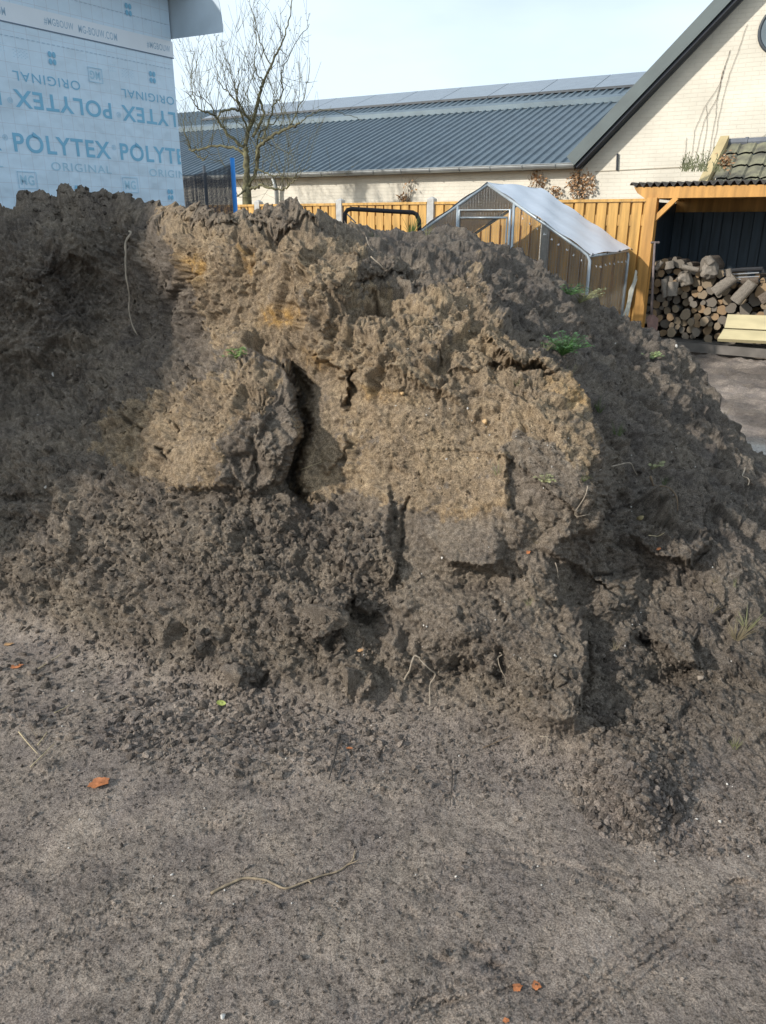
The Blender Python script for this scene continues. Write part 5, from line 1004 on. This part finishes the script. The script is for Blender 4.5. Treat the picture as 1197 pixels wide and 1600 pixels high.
# repeat distance and rows measured from the wall itself
sA, _ = hs(22.6, 215); sB, _ = hs(189.5, 232); PER = sB-sA
s1, zb = hs(23, 237); s2, _ = hs(174, 251); _, zt = hs(23, 207); WW = s2-s1; HPX = zt-zb
so1, zo = hs(81, 266); so2, zo2 = hs(175, 276); _, zot = hs(82, 253); WO = so2-so1; HO = zot-zo
si, zi = hs(24, 167); si2, _ = hs(176, 191); _, zi2 = hs(24, 139)   # inverted POLYTEX
sj, zj = hs(21, 125); sj2, _ = hs(126, 143); _, zj2 = hs(21, 110)
def logo(s, z, w, h, flip=False):
    mb = MB(); t = .004
    for a, b in (((s, z), (s+w, z)), ((s+w, z), (s+w, z+h)), ((s, z), (s, z+h)), ((s, z+h), (s+w, z+h))): mb.beam(hp_(a[0], a[1], .006), hp_(b[0], b[1], .006), t, .001, up=HN)
    mb.build('logo_frame', PRINTL, house); text('MG', s+w*.13, z+h*.2, h*.6, w*.74, PRINTL, 'logo_letters', flip, .02)
def quatre(s, z, r):                                   # four-part round emblem
    mb = MB()
    for i, (a, b) in enumerate(((-1, 1), (1, 1), (-1, -1), (1, -1))):
        c = (s+a*r*.55, z+b*r*.75); mb.prism([hp_(c[0]+r*.48*cos(t)*(1 if i != 3 else .9), c[1]+r*.62*sin(t), .005) for t in np.linspace(0, 2*pi, 16, endpoint=False)], HN*.001)
    mb.build('emblem', PRINT, house)
for k in range(-4, 2):
    d = k*PER
    text('POLYTEX', s1+d, zb, HPX, WW, PRINT, 'brand_lettering', False, .019); text('ORIGINAL', so1+d, zo, HO, WO, PRINTL, 'sub_lettering')
    text('\u00ae', s1+WW+.02+d, zb+HPX*.55, HPX*.3, HPX*.32, PRINTL, 'registered_mark')
    # the drop on the O
    so = s1+WW*.195+d
    if so+.04 < 0:
        mb = MB(); mb.prism([hp_(so, zb+HPX*1.12, .0065), hp_(so+.03, zb+HPX*.99, .0065), hp_(so+.055, zb+HPX*.8, .0065), hp_(so+.02, zb+HPX*.86, .0065), hp_(so-.005, zb+HPX*.92, .0065)], HN*.0008); mb.build('letter_drop', PRINT, house)
    text('POLYTEX', si+d, zi, zi2-zi, si2-si, PRINT, 'brand_lettering', True, .019); text('ORIGINAL', sj+d, zj, zj2-zj, sj2-sj, PRINT, 'sub_lettering', True); text('\u00ae', si-.055+d, zi+.02, HPX*.3, HPX*.32, PRINTL, 'registered_mark', True)
    sq, zq = hs(30, 294); 
    if sq+d+.17 < 0: logo(sq+d, zq, .155, .115)
    sq, zq = hs(139, 127)
    if sq+d+.14 < 0: logo(sq+d, zq, .13, .10, True)
    for x, y in ((81, 92), (237, 123)):
        if k == -1 or k == 0 and False: pass
    a, b = hs(81, 91)
    if a+d < -.08: quatre(a+d, b, .032)
    a, b = hs(266, 304)
    if a+d < -.04: quatre(a+d, b, .032)
    a, b = hs(200, 15)
    if a+d < -.08: quatre(a+d, b, .032)
    for x, y, w_ in ((22, 75, .10), (190, 110, .10), (168, 100, .07)):
        a, b = hs(x, y)
        for r in range(3):
            if a+d+w_ < -.02: text('membraan'[:0] or '- - - -', a+d, b-.0+r*-.022, .003, w_, PRINTL, 'small_print')
wm, zm = hs(69, 37); wm2, _ = hs(115, 46); wn, zn = hs(123, 50); wn2, _ = hs(183, 62)
for k in range(-4, 2):
    d = k*PER*1.0; text('#MGBOUW', wm+d, ZS+.032, .052, wm2-wm, PRINTG, 'tape_lettering', False, .01); text('MG-BOUW.COM', wn+d, ZS+.032, .052, wn2-wn, PRINTG, 'tape_lettering', False, .01)
# roof overhang and hanging flap
ROOFM = mat('grey_flap', (.42, .50, .56), .6, .08, 4, bump=.1); SOF = mat('soffit_wood', (.32, .22, .13), .8, .2, 5)
E = Vector((.87, -.48, 0)).normalized()
mb = MB(); mb.box(HC-HX*(HL/2-.02)-HN*1.75+UP*(HH+.05), HX*(HL/2+.18), HN*2.0, UP*.05); mb.build('roof_edge', SOF, house)
c1 = on_plane(265, 2, HC+HX*.02, Vector((.48, .87, 0))); mb = MB(); U_, V_ = 14, 10; vs = []
for j in range(V_+1):
    for i in range(U_+1):
        u = i/U_; v = j/V_
        top_ = Vector((265+u*76, -8-8*u)); bot = Vector((268+85*u, 62-8*u)); xx = top_[0]+(bot[0]-top_[0])*v+8*sin(pi*v*.5)*0; x_ = 261+(78+22*v**1.3)*u; y_ = top_[1]+(bot[1]-top_[1])*v
        p = on_plane(x_, y_, HC+HX*.02, Vector((.48, .87, 0))); p += Vector((-.48, -.87, 0))*(.10*v**2*u); vs.append(p)
fs = [(j*(U_+1)+i, j*(U_+1)+i+1, (j+1)*(U_+1)+i+1, (j+1)*(U_+1)+i) for j in range(V_) for i in range(U_)]
mb.add(vs, fs); mb.add([v+Vector((.002, .004, 0)) for v in vs], [tuple(reversed(f)) for f in fs]); mb.build('membrane_flap', ROOFM, house, smooth=True)
mb = MB(); mb.beam(hp_(.02, HH-.02, -.1), hp_(.02, HH-.02, .12)+E*.2, .05, .06); mb.build('rafter_end', SOF, house)
